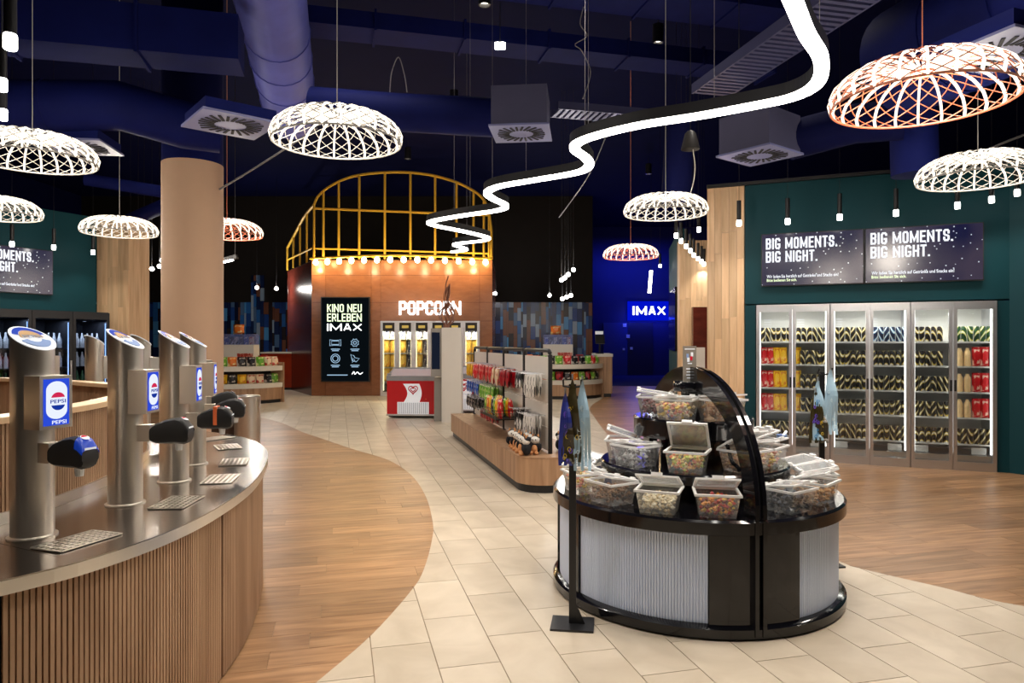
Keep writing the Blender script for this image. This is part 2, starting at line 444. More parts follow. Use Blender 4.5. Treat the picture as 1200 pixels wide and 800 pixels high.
MB().bb(-16, 16, -4, 34, 7.0, 7.2).build('ceiling', NAVYDARK, kind='structure')
def wallseg(name, a, b, z0, z1, th, mat, parent=None, **kw):   # a->b, visible face on the right-hand side towards -normal
    a = Vector((a[0], a[1], 0)); b = Vector((b[0], b[1], 0)); d = (b - a); L_ = d.length; rz = math.atan2(d.y, d.x)
    return MB().bb(0, L_, 0, th, z0, z1).build(name, mat, parent, loc=a, rz=rz, **kw)
wb = wallseg('wall_back', (-16, 26), (3.0, 26), 0, 7, .25, DARKWALL, kind='structure')
wallseg('wall_corridor', (2.75, 26.25), (2.76, 33), 0, 7, .2, NAVYDARK, kind='structure')
imaxwall = wallseg('wall_blue', (2.6, 33), (15, 33), 0, 7, .2, BLUEWALL, kind='structure')
MB().bb(-16.2, -16, -4, 34, 0, 7).build('wall_west', NAVYDARK, kind='structure')
MB().bb(16, 16.2, -4, 34, 0, 7).build('wall_east', NAVYDARK, kind='structure')
MB().bb(-16, 16, -4.2, -4, 0, 7).build('wall_behind', pm('beige_wall', (.035, .032, .035), .8), kind='structure')
# mosaic of narrow glazed bars on the back wall
m, n, b = newmat('mosaic_bars'); N = n.nodes
ge = N.new('ShaderNodeNewGeometry'); rm = N.new('ShaderNodeValToRGB'); rm.color_ramp.interpolation = 'CONSTANT'
cols = [(30, 60, 120), (16, 24, 48), (70, 130, 180), (104, 64, 48), (24, 44, 90), (130, 146, 164), (40, 90, 150), (40, 32, 34), (70, 96, 130), (20, 34, 70)]
el = rm.color_ramp.elements
while len(el) < len(cols): el.new(.5)
for k, c in enumerate(cols): el[k].position = k / len(cols); el[k].color = c4(srgb(*c))
n.links.new(ge.outputs['Random Per Island'], rm.inputs[0]); n.links.new(rm.outputs[0], b.inputs['Base Color']); b.inputs['Roughness'].default_value = .25
mb = MB(); rr = random.Random(5)
x = -15.8
while x < 2.95:
    wd = rr.choice((.07, .1, .14, .18)); z = .02 - rr.random() * .4; top = 3.05 + (1.0 if x < -9.3 and x > -9.8 else 0)
    while z < top:
        h = .48; mb.bb(x, x + wd - .008, 25.94 - rr.random() * .05, 26.0, max(z, .01), min(z + h - .008, top)); z += h
    x += wd
mb.v = [(a + 16, b_ - 26, c) for a, b_, c in mb.v]; mb.build('mosaic_bars', m, wb, kind='stuff')
# blue door with plates
dr = thing('door_1', (0, 0, 0)); dr['kind'] = 'structure'; dr['label'] = 'blue double door in the dark blue wall'
a = at(707, 436, 33); x0 = a.x; x1 = at(735, 436, 33).x; zt = at(0, 378, 33).z
MB().bb(x0, x1, 32.9, 33.0, .013, zt).build('door_leaf', BLUEDOOR, dr)
MB().bb(x1 + .03, x1 + 1.2, 32.92, 33.0, .013, zt).build('door_leaf', pm('dark_blue_door', srgb(10, 14, 60), .5), dr)
for px, py, s in ((732, 381, .16), (736, 394, .16), (731, 409, .1), (740, 408, .12)):
    p = at(px, py, 32.87); MB().bb(p.x - s / 2, p.x + s / 2, 32.86, 32.9, p.z - s / 2, p.z + s / 2).build('door_plate', pm('plate', (.7, .72, .75), .4), dr)

# ---- right teal wall with built-in coolers
CW0 = Vector((3.366, 9.65, 0)); CE = Vector((.9229, -.3847, 0)); CRZ = math.atan2(CE.y, CE.x)
def wr(s, off=0, z=0): return CW0 + CE * s + Vector((CE.y, -CE.x, 0)) * off + Vector((0, 0, z))   # off > 0 towards the room
wrt = thing('wall_right', CW0, CRZ); wrt['kind'] = 'structure'; wrt['label'] = 'dark teal wall with built-in drink coolers'
CL = 2.79; CHt = 2.1
MB().bb(-.146, CL + .13, 0, .9, CHt + .02, 3.76).build('upper_panel', TEAL, wrt)
MB().bb(-.146, -.01, 0, .9, 0, CHt).build('jamb', TEAL, wrt)
MB().bb(CL + .01, CL + .13, 0, .9, 0, CHt).build('jamb', TEAL, wrt)
MB().bb(-.66, 8, -.03, .06, 3.765, 3.81).build('top_rail', BLACK, wrt)
c = wr(CL + .13); e2 = Vector((.55, -.83, 0)).normalized()
wallseg('wall_right_return', c, c + e2 * 4, 0, 3.76, .3, TEAL, kind='structure')
# plank clad pier left of the coolers
def planks(name, loc, rz, wdt, h, dep, n, seed, label, core=None, cat='pillar', structure=None):
    t = thing(name, loc, rz, label, None if structure else cat)
    if structure: t['kind'] = 'structure'
    MB().bb(0, wdt, .02, dep, 0, h).build('core', core or PLANKWALL, t)
    r_ = random.Random(seed); pw = wdt / n; proto = {}
    for i in range(n):
        z = 0; zz = -r_.random() * 1.6
        while zz < h:
            L_ = r_.choice((1.2, 1.6, 1.9)); a, b_ = max(zz, 0) + .002, min(zz + L_, h) - .002
            if b_ - a > .05: MB().bb(i * pw + .0015, (i + 1) * pw - .0015, -.012, .021, a, b_).build('plank', PLANKWALL, t)
            zz += L_
    return t
planks('oak_pier', wr(-.655), CRZ, .5, 3.76, .9, 5, 4, 'tall oak-planked pier at the left end of the cooler wall')
planks('oak_pier', (3.35, 14, 0), R(-4), 1.0, 3.62, .25, 9, 8, 'oak-planked wall section set back behind the cooler wall pier')
MB().bb(3.56, 3.87, 13.75, 13.88, 0, at(0, 360, 13.9).z).build('brown_panel', MAHOG, label='dark brown panel leaning against the set-back oak wall', cat='panel')
MB().bb(3.21, 3.42, 12.4, 12.45, 0, at(0, 407, 12.4).z).build('white_board', WHITE, label='small white board standing behind the candy island sign', cat='board')
sl = thing('oak_pier', (3.42, 14.28, 0), R(81.1), 'narrow oak and teal wall end with a side screen by the blue corridor', 'pillar')
MB().bb(0, 3.2, -.13, 0, 0, 3.9).build('core', TEAL, sl); MB().bb(-.02, .0, -.13, .0, 0, 3.0).build('plank', PLANKWALL, sl)
MB().bb(.4, 2.4, .0, .06, 1.4, 2.75).build('side_screen', BLACKGLOSS, sl)
# ---- left teal wall
LW1 = Vector((-7.25, 12.2, 0)); LE = Vector((.423, .906, 0)); LRZ = math.atan2(LE.y, LE.x); LW0 = LW1 - LE * 4.2
def wl(s, off=0, z=0): return LW1 + LE * s + Vector((LE.y, -LE.x, 0)) * off + Vector((0, 0, z))
wallseg('wall_left', LW0, LW1, 0, 3.76, .3, TEAL, kind='structure')
pl = at(114, 258, 12.4); planks('oak_pier', (pl.x, 12.4, 0), R(-12), .65, 3.76, .5, 6, 12, 'tall oak-planked pier at the end of the left teal wall')

# ---- round beige column
cl_ = thing('round_column', (-3.91, 8.57, 0), 0, 'thick round beige column with a navy upper part', 'column')
MB().cyl((0, 0, 0), .35, 3.76, 48).build('shaft', BEIGE, cl_, True)
MB().cyl((0, 0, 3.76), .345, .45, 48).build('navy_upper_part', NAVY, cl_, True); MB().cyl((0, 0, 4.21), .345, 2.79, 48).build('dark_top_part', NAVYDARK, cl_, True)

# ================================================================== CEILING SERVICES
def tube_thing(name, pts, r, mat, label, cat, n=20, group=None, bands=True):
    t = thing(name, (0, 0, 0), 0, label, cat, group)
    MB().tube(pts, r, n).build('duct_wall', mat, t, True)
    if bands:
        for a, b in zip(pts, pts[1:]):
            a = Vector(a); b = Vector(b); L_ = (b - a).length; k = int(L_ / .6)
            for i in range(1, k):
                p = a + (b - a) * (i / k); q = (b - a).normalized() * .012
                MB().tube([p - q, p + q], r + .012, n).build('band', mat, t, True)
    return t
DUCTVIOLET = pm('violet_navy_duct_wrap', srgb(92, 98, 184), .5, var=.3, scale=2.5, bump=.5, spec=.2)  # paler and more violet than the other ducts
tube_thing('air_duct', [at(283, -160, 5.9), at(317, 0, 7.9), at(341, 135, 11.3)], .4, DUCTVIOLET, 'pale violet wrapped duct running back above the white pendant', 'duct', 24)
DM = [NAVY]
def boxduct(a, b, wd, ht, label, mat=NAVY):
    a = Vector(a); b = Vector(b); d = b - a; L_ = d.length
    t = thing('air_duct', a, math.atan2(d.y, d.x), label, 'duct')
    MB().bb(0, L_, -wd / 2, wd / 2, -ht / 2, ht / 2).build('duct_wall', mat, t)
    for i in range(1, int(L_ / 1.2) + 1): MB().bb(i * 1.2 - .015, i * 1.2 + .015, -wd / 2 - .03, wd / 2 + .03, -ht / 2 - .03, ht / 2 + .03).build('flange', mat, t)
    return t
def lat(px, py, D, du):                   # start at a pixel and run du metres along u
    p = at(px, py, D); return p, p + U * du
a, b = lat(-160, 12, 6.6, 3.35); boxduct(a, b, .5, .46, 'wide navy duct crossing at the upper left corner')
a = at(-130, 124, 6.7); b = at(140, 124, 7.2); c = at(215, 146, 7.5)
tube_thing('air_duct', [a, b, c, at(258, 152, 7.65)], .25, NAVY, 'thick round navy duct above the left hanging pendants', 'duct')
a = at(366, 124, 8.3); tube_thing('air_duct', [a, at(470, 132, 8.25), at(585, 138, 8.0)], .22, NAVY, 'round navy duct feeding the central square diffuser', 'duct')
a, b = lat(330, 22, 9.2, 7.2); boxduct(a, b, .5, .22, 'long flat navy beam crossing above the light line')
a, b = lat(430, -50, 8.4, 6.2); boxduct(a, b, .7, .3, 'flat navy duct at the top edge of the view')
a = at(1060, 72, 6.6); tube_thing('air_duct', [a, a - V * 4.5], .5, NAVY, 'very thick navy duct above the copper pendant', 'duct', 28)
tube_thing('air_duct', [at(1070, 120, 7.2), at(1072, 205, 7.2)], .22, NAVY, 'short upright duct stub below the thick navy duct', 'duct', bands=False)
tube_thing('air_duct', [at(925, 165, 7.3), at(1000, 145, 7.2), at(1060, 140, 7.0)], .2, NAVYDARK, 'dark duct feeding the square diffuser above the oak pier', 'duct')
tube_thing('air_duct', [at(798, 135, 9.0), at(792, 240, 9.0)], .19, NAVYDARK, 'crumpled upright duct beside the hanging bell lamp', 'duct', bands=False)
a = at(100, 210, 11.5); tube_thing('air_duct', [a, a + U * 1.2 + Vector((0, 0, -.15))], .1, NAVY, 'thin navy pipe below the left pendants', 'pipe', bands=False)
tube_thing('air_duct', [at(152, 258, 12.9), at(200, 238, 12.0)], .12, NAVY, 'slanting blue duct meeting the beige column', 'duct', bands=False)
GRILLE = pm('diffuser_plate', srgb(112, 116, 160), .5, var=.05)
SLOT = pm('diffuser_slot', (.004, .004, .01), .8)
dm = {}
def diffuser(c, size, boxh, rz, label, mat=NAVY):
    t = thing('ceiling_diffuser', c, rz, label, 'air vent', 'square swirl diffusers')
    MB().bb(-size / 2, size / 2, -size / 2, size / 2, 0, .02).build('face_plate', GRILLE, t)
    if boxh: MB().bb(-size * .46, size * .46, -size * .46, size * .46, .021, boxh).build('plenum_box', mat, t)
    for i in range(24):
        q = 2 * PI * i / 24
        ll = .44 if abs(math.cos(2 * q)) < .5 else .40
        r0, r1 = size * .2, size * ll
        s = MB().box(((r0 + r1) / 2, 0, -.003), (r1 - r0, .022 * size / .6, .006)).build('slot', SLOT, t)
        s.rotation_euler = (0, 0, q + .0); s.location = (math.sin(q) * .03, -math.cos(q) * .03, 0)
    return t
PLENUM = pm('grey_plenum', srgb(70, 70, 96), .5, var=.08)
diffuser(at(611, 157, 7.4), .62, .42, R(-6), 'square swirl diffuser on a grey box beside the light line', PLENUM)
diffuser(at(890, 183, 7.2), .62, .40, R(38), 'square swirl diffuser on a grey box above the oak pier', PLENUM)
diffuser(at(270, 147, 6.3), .66, 0.12, R(40), 'square swirl diffuser plate beside the violet duct')
diffuser(at(95, 173, 7.4), .62, 0.12, R(8), 'square swirl diffuser above the left white pendant')
diffuser(at(1172, 62, 5.0), .66, .14, R(20), 'square swirl diffuser behind the copper pendant')
TRAYM = pm('zinc_cable_tray', srgb(84, 86, 124), .4, .5)
def tray(a, b, wd, label):
    a = Vector(a); b = Vector(b); d = b - a; L_ = d.length
    t = thing('cable_tray', a, math.atan2(d.y, d.x), label, 'cable tray')
    for s in (-1, 1): MB().bb(0, L_, s * wd / 2 - .01, s * wd / 2 + .01, -.05, .05).build('side_rail', TRAYM, t)
    k = int(L_ / .08); rung = MB().bb(-.022, .022, -wd / 2, wd / 2, -.05, -.03).mesh('rung', TRAYM)
    for i in range(k): link('rung', rung, t, ((i + .5) * L_ / k, 0, 0))
tray(gp(1012, 401 - 400 - 4, 4.2) if False else Vector((2.62, 5.2, 4.25)), Vector((2.10, 7.4, 4.25)), .42, 'perforated cable tray running along the right of the light line')
a = at(650, 128, 9.2); tray(a, a + U * 1.5, .35, 'short cable tray behind the central square diffuser')
# small ceiling fixtures
for px, py, D, s, lb in ((586, 57, 9.0, .09, 'tiny white heart-shaped sensor under the navy beam'), ):
    p = at(px, py, D); t = thing('ceiling_sensor', p, 0, lb, 'sensor')
    MB().cyl((-.03, 0, 0), .04, .07, 12).build('sensor_body', TIP, t); MB().cyl((.03, 0, 0), .04, .07, 12).build('sensor_body', TIP, t)
    MB().tube([(0, 0, .07), (0, 0, .6)], .006, 6).build('stem', BLACK, t)
p = at(866, 76, 8.4); t = thing('emergency_light', p, R(14), 'small white emergency light box beside the cable tray', 'light box')
MB().bb(-.12, .12, -.05, .05, -.05, .05).build('housing', emit('dim_white', (1, 1, 1), .6), t); MB().tube([(0, 0, .05), (0, 0, 1.2)], .005, 5).build('rod', BLACK, t)
p = at(809, 175, 7.6); t = thing('bell_lamp', p, 0, 'small dark bell-shaped lamp hanging over the white pendant', 'lamp')
MB().lathe([(.10, 0), (.095, .03), (.06, .17), (.03, .2), (.0005, .2)], 20).build('bell', pm('dark_bronze', (.05, .045, .04), .5), t, True)
MB().tube([(0, 0, .2), (0, 0, 3)], .005, 5).build('cord', BLACK, t); MB().tube(crom([(.03, 0, .0), (.05, 0, -.25), (-.02, 0, -.5), (-.2, 0, -.55), (-.24, 0, -.62)], 5, False), .006, 5).build('loose_cable', WHITE, t)
WIRE = pm('grey_wire', (.25, .24, .26), .5)
def wire(pts, label, r=.006):
    MB().tube(crom(pts, 6, False), r, 5).build('ceiling_wire', WIRE, label=label, cat='wire')
wire([at(714, 150, 8.2), at(690, 205, 8.2), at(655, 255, 8.2)], 'slanting grey wire hanging right of the light line kink')
wire([at(372, 150, 8.35), at(300, 196, 8.4), at(257, 222, 8.5)], 'slanting grey rod between the column and the white pendant', .012)
wire([at(684, 8, 8), at(680, 28, 8), at(688, 42, 8), at(674, 52, 8), at(682, 60, 8), at(692, 85, 8), at(683, 116, 8)], 'curly loose white wire hanging under the top beam')
wire([at(457, 108, 8.2), at(459, 85, 8.2), at(467, 67, 8.2), at(474, 88, 8.2), at(477, 108, 8.2)], 'thin wire loop above the round navy duct')
wire([at(1135, 190, 8), at(1165, 172, 8), at(1200, 158, 8)], 'slanting dark rod above the right white pendant', .015)

# ================================================================== LAMPS
def pend_prof(t):                         # t 0..1 from the open rim over the crown to the dipped hub
    pts = [(.45, 0), (.462, .05), (.43, .115), (.34, .175), (.22, .2), (.12, .19), (.05, .165)]
    k = t * (len(pts) - 1); i = min(int(k), len(pts) - 2); f = k - i
    return (pts[i][0] + (pts[i + 1][0] - pts[i][0]) * f, pts[i][1] + (pts[i + 1][1] - pts[i][1]) * f)
def make_pendant(col_name, latmat, ribmat, rise, glow):
    t = thing('woven_pendant_lamp', (0, 0, 0), 0, 'x', 'pendant lamp', 'woven dome pendants')
    mb = MB()
    for k in range(24):
        for s in (-1, 1):
            for ph in (.25,):
                pts = []
                for i in range(15):
                    q = i / 14; r, z = pend_prof(q); a = 2 * PI * (k + ph) / 24 + s * q * 1.45
                    pts.append((r * math.cos(a), r * math.sin(a), z))
                mb.tube(pts, .0034, 3)
    mb.build('lattice', latmat, t, kind='stuff')
    MB().tube([(.45 * math.cos(2 * PI * i / 48), .45 * math.sin(2 * PI * i / 48), 0) for i in range(48)], .007, 6, True).build('rim', latmat, t)
    rp_ = [pend_prof(i / 13) for i in range(14)]
    rib = MB().tube([(r, 0, z) for r, z in rp_], .0085, 4).mesh('led_rib', ribmat)
    for k in range(24): link('led_rib', rib, t, rz=2 * PI * (k + .25) / 24)
    MB().cyl((0, 0, .15), .06, .03, 20).build('hub', latmat, t, True)
    MB().tube([(0, 0, 0), (0, 0, 1)], .0035, 5).build('cord', latmat, t, loc=(0, 0, .18))
    lamp('POINT', 'pendant_glow', (0, 0, .05), glow, (1, .9, .78), .2, t)
    return t
LATW = pm('white_lattice', (.17, .155, .135), .5, es=.1, ecol=(1, .9, .78), var=.02)
LATO = pm('copper_lattice', srgb(150, 70, 42), .45, es=.10, ecol=(1, .5, .3), var=.03)
RIBW = emit('pendant_led', (1, .88, .7), 2.2); RIBO = emit('pendant_led_copper', (1, .8, .62), 2.2)
PG = 75
pw = make_pendant('white', LATW, RIBW, 3.9, PG); po = make_pendant('copper', LATO, RIBO, 3.9, PG)
def rimloc(px, py_rim, D, h=3.0): return Vector(((px - 600) / F * D, D, h))
spots = [(395, 5.0, 0, 'white woven pendant lamp hanging in front of the violet duct'),
         (780, 7.8, 0, 'white woven pendant lamp beside the light line, above the pier'),
         (1146, 5.85, 0, 'white woven pendant lamp over the right-hand screen'),
         (140, 9.2, 0, 'white woven pendant lamp in front of the left oak pier'),
         (38, 5.55, 0, 'large white woven pendant lamp cut by the left edge, upper one'),
         (-6, 7.9, 0, 'white woven pendant lamp at the left edge, lower one'),
         (1081, 3.75, 1, 'copper woven pendant lamp, the largest in view'),
         (739, 11.8, 1, 'small copper woven pendant lamp left of the blue neon corridor'),
         (266, 9.4, 1, 'copper woven pendant lamp half hidden behind the column')]
used = [False, False]
for px, D, k, lb in spots:
    src = (pw, po)[k]; p = rimloc(px, 0, D, {1146: 2.95, 1081: 2.88, 38: 3.03}.get(px, 3.02))
    if not used[k]: used[k] = True; src.location = p; src['label'] = lb; src.rotation_euler = (0, 0, px * .1)
    else: src = copy_tree(src, p, px * .1, lb)
    stretch_cord(src, 3.78 if px == 1146 else 7.0)
# ---- serpentine light line
LPX = [(880, -110), (925, -10), (945, 38), (962, 68), (958, 96), (930, 113), (880, 124), (815, 136), (751, 146), (700, 158), (677, 167), (674, 175), (687, 185), (690, 194), (675, 202), (624, 211), (585, 218), (571, 225), (577, 232), (592, 240), (584, 246), (544, 252), (506, 259), (510, 264), (544, 271), (571, 278), (564, 282), (533, 286), (546, 292), (530, 295)]
LH = 3.3
path = crom([gp(x, y, LH) for x, y in LPX], 6, False)
ll = thing('light_line', (0, 0, 0), 0, 'long winding white light line snaking under the ceiling', 'lamp')
def strip(mb, P, wd, z0, z1):
    vs = []; k = len(P)
    for i, p in enumerate(P):
        t = (P[min(k - 1, i + 1)] - P[max(0, i - 1)]).normalized(); nn = Vector((-t.y, t.x, 0)) * wd / 2
        vs += [p - nn + Vector((0, 0, z0)), p + nn + Vector((0, 0, z0)), p + nn + Vector((0, 0, z1)), p - nn + Vector((0, 0, z1))]
    fs = []
    for i in range(k - 1):
        for j in range(4): fs.append((4 * i + j, 4 * i + (j + 1) % 4, 4 * i + 4 + (j + 1) % 4, 4 * i + 4 + j))
    fs += [(0, 1, 2, 3), (4 * k - 1, 4 * k - 2, 4 * k - 3, 4 * k - 4)]
    return mb.add(vs, fs)
strip(MB(), path, .08, .012, .10).build('housing', BLACKMETAL, ll)
strip(MB(), path, .085, -.018, .011).build('diffuser', LEDTUBE, ll)
for i in range(6, len(path) - 4, 17):
    p = path[i]; MB().tube([p + Vector((0, 0, .1)), Vector((p.x, p.y, 6.995))], .0025, 4).build('suspension_wire', WIRE, ll)
# ---- small cylinder pendants along the walls
def make_spot(rise):
    t = thing('cylinder_pendant', (0, 0, 0), 0, 'x', 'pendant lamp')
    MB().cyl((0, 0, .0), .028, .26, 14).build('tube_body', BLACKMETAL, t, True)
    MB().lathe([(.0005, -.075), (.026, -.075), (.03, -.068), (.03, -.008), (.026, 0), (.0005, 0)], 14).build('glowing_tip', TIP, t, True)
    MB().tube([(0, 0, 0), (0, 0, 1)], .003, 4).build('cord', BLACK, t, loc=(0, 0, .26))
    lamp('SPOT', 'spot_beam', (0, 0, -.08), 22, (1, .93, .82), .03, t, (0, 0, 0), 120, .8)
    return t
sp = make_spot(3.7); first = [True]
def place_spot(p, lb, group):
    if first[0]: first[0] = False; sp.location = p; sp['label'] = lb; sp['group'] = group; stretch_cord(sp); return
    stretch_cord(copy_tree(sp, p, None, lb, group))
g_ = 'cylinder pendants along the cooler wall'
nm = ['first', 'second', 'third', 'fourth', 'fifth', 'sixth', 'seventh']
for k, (px, py) in enumerate(((866, 258), (923, 256), (984, 251), (1050, 246), (1122, 237), (1162, 230), (1192, 222))):
    ratio = (px - 600) / F; off = .45           # on a line half a metre before the wall
    o_ = CW0 + Vector((CE.y, -CE.x, 0)) * off
    s = (ratio * o_.y - o_.x) / (CE.x - ratio * CE.y); q = o_ + CE * s
    place_spot(Vector((q.x, q.y, EYE + (400 - py) / F * q.y)), 'black cylinder pendant, %s from the oak pier along the cooler wall' % nm[k], g_)
for k, (px, py) in enumerate(((14, 283), (63, 287), (109, 293), (153, 297))):
    ratio = (px - 600) / F; o_ = LW1 + Vector((LE.y, -LE.x, 0)) * .4
    s = (ratio * o_.y - o_.x) / (LE.x - ratio * LE.y); q = o_ + LE * s
    place_spot(Vector((q.x, q.y, EYE + (400 - py) / F * q.y)), 'black cylinder pendant, %s from the left edge by the teal wall' % nm[k], 'cylinder pendants along the left wall')
for k, (px, py, D) in enumerate(((788, 279, 11.0), (794, 285, 11.6), (800, 291, 12.2), (805, 296, 12.7), (809, 301, 13.1), (814, 305, 13.5), (818, 308, 13.8), (821, 311, 14.1), (814, 272, 11.2), (804, 312, 14.6), (771, 313, 17.0))):
    place_spot(at(px, py, D) + Vector((0, -.25, .04)), 'small cylinder pendant, %s from the front in the row before the set-back oak wall' % ORD[k] if k < 8 else
               ('lone cylinder pendant above the receding row', 'lone cylinder pendant below the receding row', 'lone cylinder pendant above the blue neon sign')[k - 8], 'cylinder pendants by the set-back oak wall')
for k, (px, py) in enumerate(((12, 40), (2, 92), (3, 128))):
    place_spot(at(px, py, (3.4, 4.2, 4.8)[k]), 'blurred cylinder pendant at the %s left edge' % ('top', 'upper', 'middle upper')[k], 'cylinder pendants at the left edge')
# ---- clusters of bare globe lights far back
def globe(p, r, lb, grp, e=TIP, en=12):
    t = thing('globe_lamp', p, 0, lb, 'lamp', grp)
    MB().lathe([(r * math.sin(PI * i / 8) + .0005, -r * math.cos(PI * i / 8)) for i in range(9)], 12).build('globe', e, t, True)
    MB().tube([(0, 0, r), (0, 0, 6.998 - p.z)], .004, 4).build('cord', BLACK, t)
    if en: lamp('POINT', 'globe_light', (0, -r - .06, 0), en, (1, .95, .88), .05, t)
for k, (px, py) in enumerate(((162, 320), (169, 317.5), (178, 315), (187, 312), (190, 305))): globe(at(px, py, 14.5), .045, '%s globe lamp from the left in the row left of the beige column' % ORD[k], 'globe lamps left of the column')
for k, (px, py) in enumerate(((301, 337), (324, 338))): globe(at(px, py, 23), .06, '%s globe lamp between the column and the popcorn stall' % ('left', 'right')[k], 'globe lamps over the left snack island', TIP, 60)
for k, (px, py) in enumerate(((658, 328), (662, 325.5), (666, 321.5), (672, 316))): globe(at(px, py, 15), .045, '%s globe lamp from left in the upper slanting row over the right snack island' % ORD[k], 'upper globe lamp row')
for k, (px, py) in enumerate(((659, 350), (664, 348), (669, 346))): globe(at(px, py, 18), .05, '%s globe lamp from left in the lower row over the right snack island' % ORD[k], 'lower globe lamp row')
globe(at(644, 346, 23.5), .06, 'single globe lamp right of the popcorn stall', 'far globe lamps', TIP, 70); globe(at(581, 344, 24), .05, 'faint globe lamp beside the stall corner', 'far globe lamps', TIP, 50)
a, b = at(761, 343, 22), at(763, 317, 22); tb = thing('linear_lamp', a, 0, 'bright upright linear lamp left of the neon letters', 'lamp')
MB().tube([(0, 0, 0), b - a], .05, 8).build('glowing_bar', LEDTUBE, tb); MB().tube([b - a, b - a + Vector((0, 0, 3.5))], .006, 4).build('rod', BLACK, tb)
t = thing('track_spot', at(268, 303, 11), 0, 'small track spotlight right of the beige column', 'spotlight')
MB().box((0, 0, 0), (.28, .08, .06), 0, 0, -.25).build('head', BLACKMETAL, t); MB().box((-.03, -.01, -.045), (.2, .07, .02), 0, 0, -.25).build('lens', TIP, t); MB().tube([(.1, 0, 0), (.1, 0, 6.995 - t.location.z)], .005, 4).build('rod', BLACK, t)
# ---- downlights high among the ducts: added fill spots in black cans, mostly above the frame
DE = 150
dl = thing('added_downlight_can', (0, 0, 0), 0, 'x', 'downlight')
MB().lathe([(.0005, .3), (.09, .3), (.09, 0), (.075, 0), (.07, .05)], 20).build('can', BLACKMETAL, dl, True)
MB().cyl((0, 0, .05), .069, .01, 16).build('lens', emit('added_downlight_lens', (1, .9, .75), 6), dl)
MB().tube([(0, 0, 0), (0, 0, 1)], .008, 5).build('rod', BLACK, dl, loc=(0, 0, .3))
lamp('SPOT', 'added_downlight_beam', (0, 0, -.01), DE, (1, .92, .82), .12, dl, (0, 0, 0), 105, .9)
dspots = [(-1.0, 3.2), (1.25, 4.0), (1.2, 2.6), (-3.2, 4.2), (3.2, 4.8), (.4, 5.6), (-2.0, 7.4), (2.6, 7.6), (5.6, 5.4), (-.4, 10.2), (2.4, 11.5), (-4.6, 11.5), (-1.2, 14.5), (-5.0, 16.5), (1.8, 16.5), (-2.8, 18.8), (4.0, 20.5), (.2, 1.2), (-2.6, 1.6)]
for k, (x, y) in enumerate(dspots):
    p = Vector((x, y, min(6.5, max(4.6, 2.2 + .5 * y)))); lb = 'added black downlight can hung high among the dark ducts'
    if k == 0: dl.location = p; dl['label'] = lb; dl['group'] = 'added downlights among the ducts'
    stretch_cord(dl if k == 0 else copy_tree(dl, p, None, lb, 'added downlights among the ducts'))
# blue wash of the corridor, from added lights without a fixture
lamp('AREA', 'blue_corridor_light', (5.6, 31.5, 5.5), 60, (.05, .09, 1), parent=None, rot=(R(35), 0, 0), sx=3.5, sy=.2)
lamp('POINT', 'blue_corridor_glow', (5.0, 27.0, 4.2), 40, (.12, .1, 1), .2)

# ================================================================== DRINK ISLAND
OP = [(-1.607, 2.196), (-1.463, 2.42), (-1.36, 2.77), (-1.335, 3.2), (-1.395, 3.8), (-1.60, 4.59), (-1.83, 5.1), (-2.16, 5.54), (-2.60, 5.88), (-3.2, 6.28), (-4.0, 6.7), (-4.8, 6.8), (-5.6, 6.3), (-5.9, 5.2), (-5.4, 3.9), (-4.4, 2.6), (-3.4, 1.7), (-2.5, 1.5), (-1.95, 1.75)]
raw = crom([(x, y, 0) for x, y in OP], 14)
def resample(P, n):
    L_ = [0]
    for i in range(len(P)): L_.append(L_[-1] + (P[(i + 1) % len(P)] - P[i]).length)
    out = []; j = 0
    for k in range(n):
        s = L_[-1] * k / n
        while L_[j + 1] < s: j += 1
        f = (s - L_[j]) / (L_[j + 1] - L_[j]); out.append(P[j].lerp(P[(j + 1) % len(P)], f))
    return out, L_[-1]
OUT, OLEN = resample(raw, 200)
def offs(P, d):                            # inward offset of a counter-clockwise loop
    k = len(P); o = []
    for i in range(k):
        t = (P[(i + 1) % k] - P[i - 1]).normalized(); o.append(P[i] + Vector((-t.y, t.x, 0)) * d)
    return o
def area(P): return sum(P[i - 1].x * P[i].y - P[i].x * P[i - 1].y for i in range(len(P)))
if area(OUT) < 0: OUT.reverse()
INW = .74
isl = thing('drink_counter', (0, 0, 0), 0, 'oval self-serve drink counter with steel top and slatted oak front', 'counter')
A0, A1 = OUT, offs(OUT, INW)
MB().ring(A0, A1, .845, .85).build('worktop', STEELTOP, isl)
MB().ring(A0, offs(OUT, .03), .80, .846).build('steel_edge', STEEL, isl)
MB().ring(offs(OUT, .06), A1, .0, .80).build('carcass', BLACK, isl)
def slats(P, z0, z1, outward, depth, pitch, base, mat, parent, name, gap=True, nchunk=10):
    """grooved face following a closed loop, cut into panels"""
    dn, L_ = resample(P, int(sum((P[i] - P[i - 1]).length for i in range(len(P))) / pitch))
    k = len(dn)
    for c in range(nchunk):
        i0, i1 = c * k // nchunk, (c + 1) * k // nchunk; vs = []; fs = []
        for i in range(i0, i1):
            p, q = dn[i], dn[(i + 1) % k]; t = (q - p).normalized(); nn = Vector((t.y, -t.x, 0)) * outward
            if gap and i == i0: continue
            for f, d in ((0, 0), (.02, depth), (.70, depth), (.72, 0)):
                x = p.lerp(q, f) + nn * d; vs += [(x.x, x.y, z0), (x.x, x.y, z1)]
        m_ = len(vs) // 2
        fs = [(2 * j, 2 * j + 2, 2 * j + 3, 2 * j + 1) for j in range(m_ - 1)]
        fs += [(8 * j + 3, 8 * j + 5, 8 * j + 4 - 4 + 7, 8 * j + 1) for j in range(0)]
        MB().add(vs, fs).build(name, mat, parent, kind='stuff')
slats(offs(OUT, .045), .012, .80, 1, .013, .019, 0, OAK, isl, 'slatted_panel', True, 13)
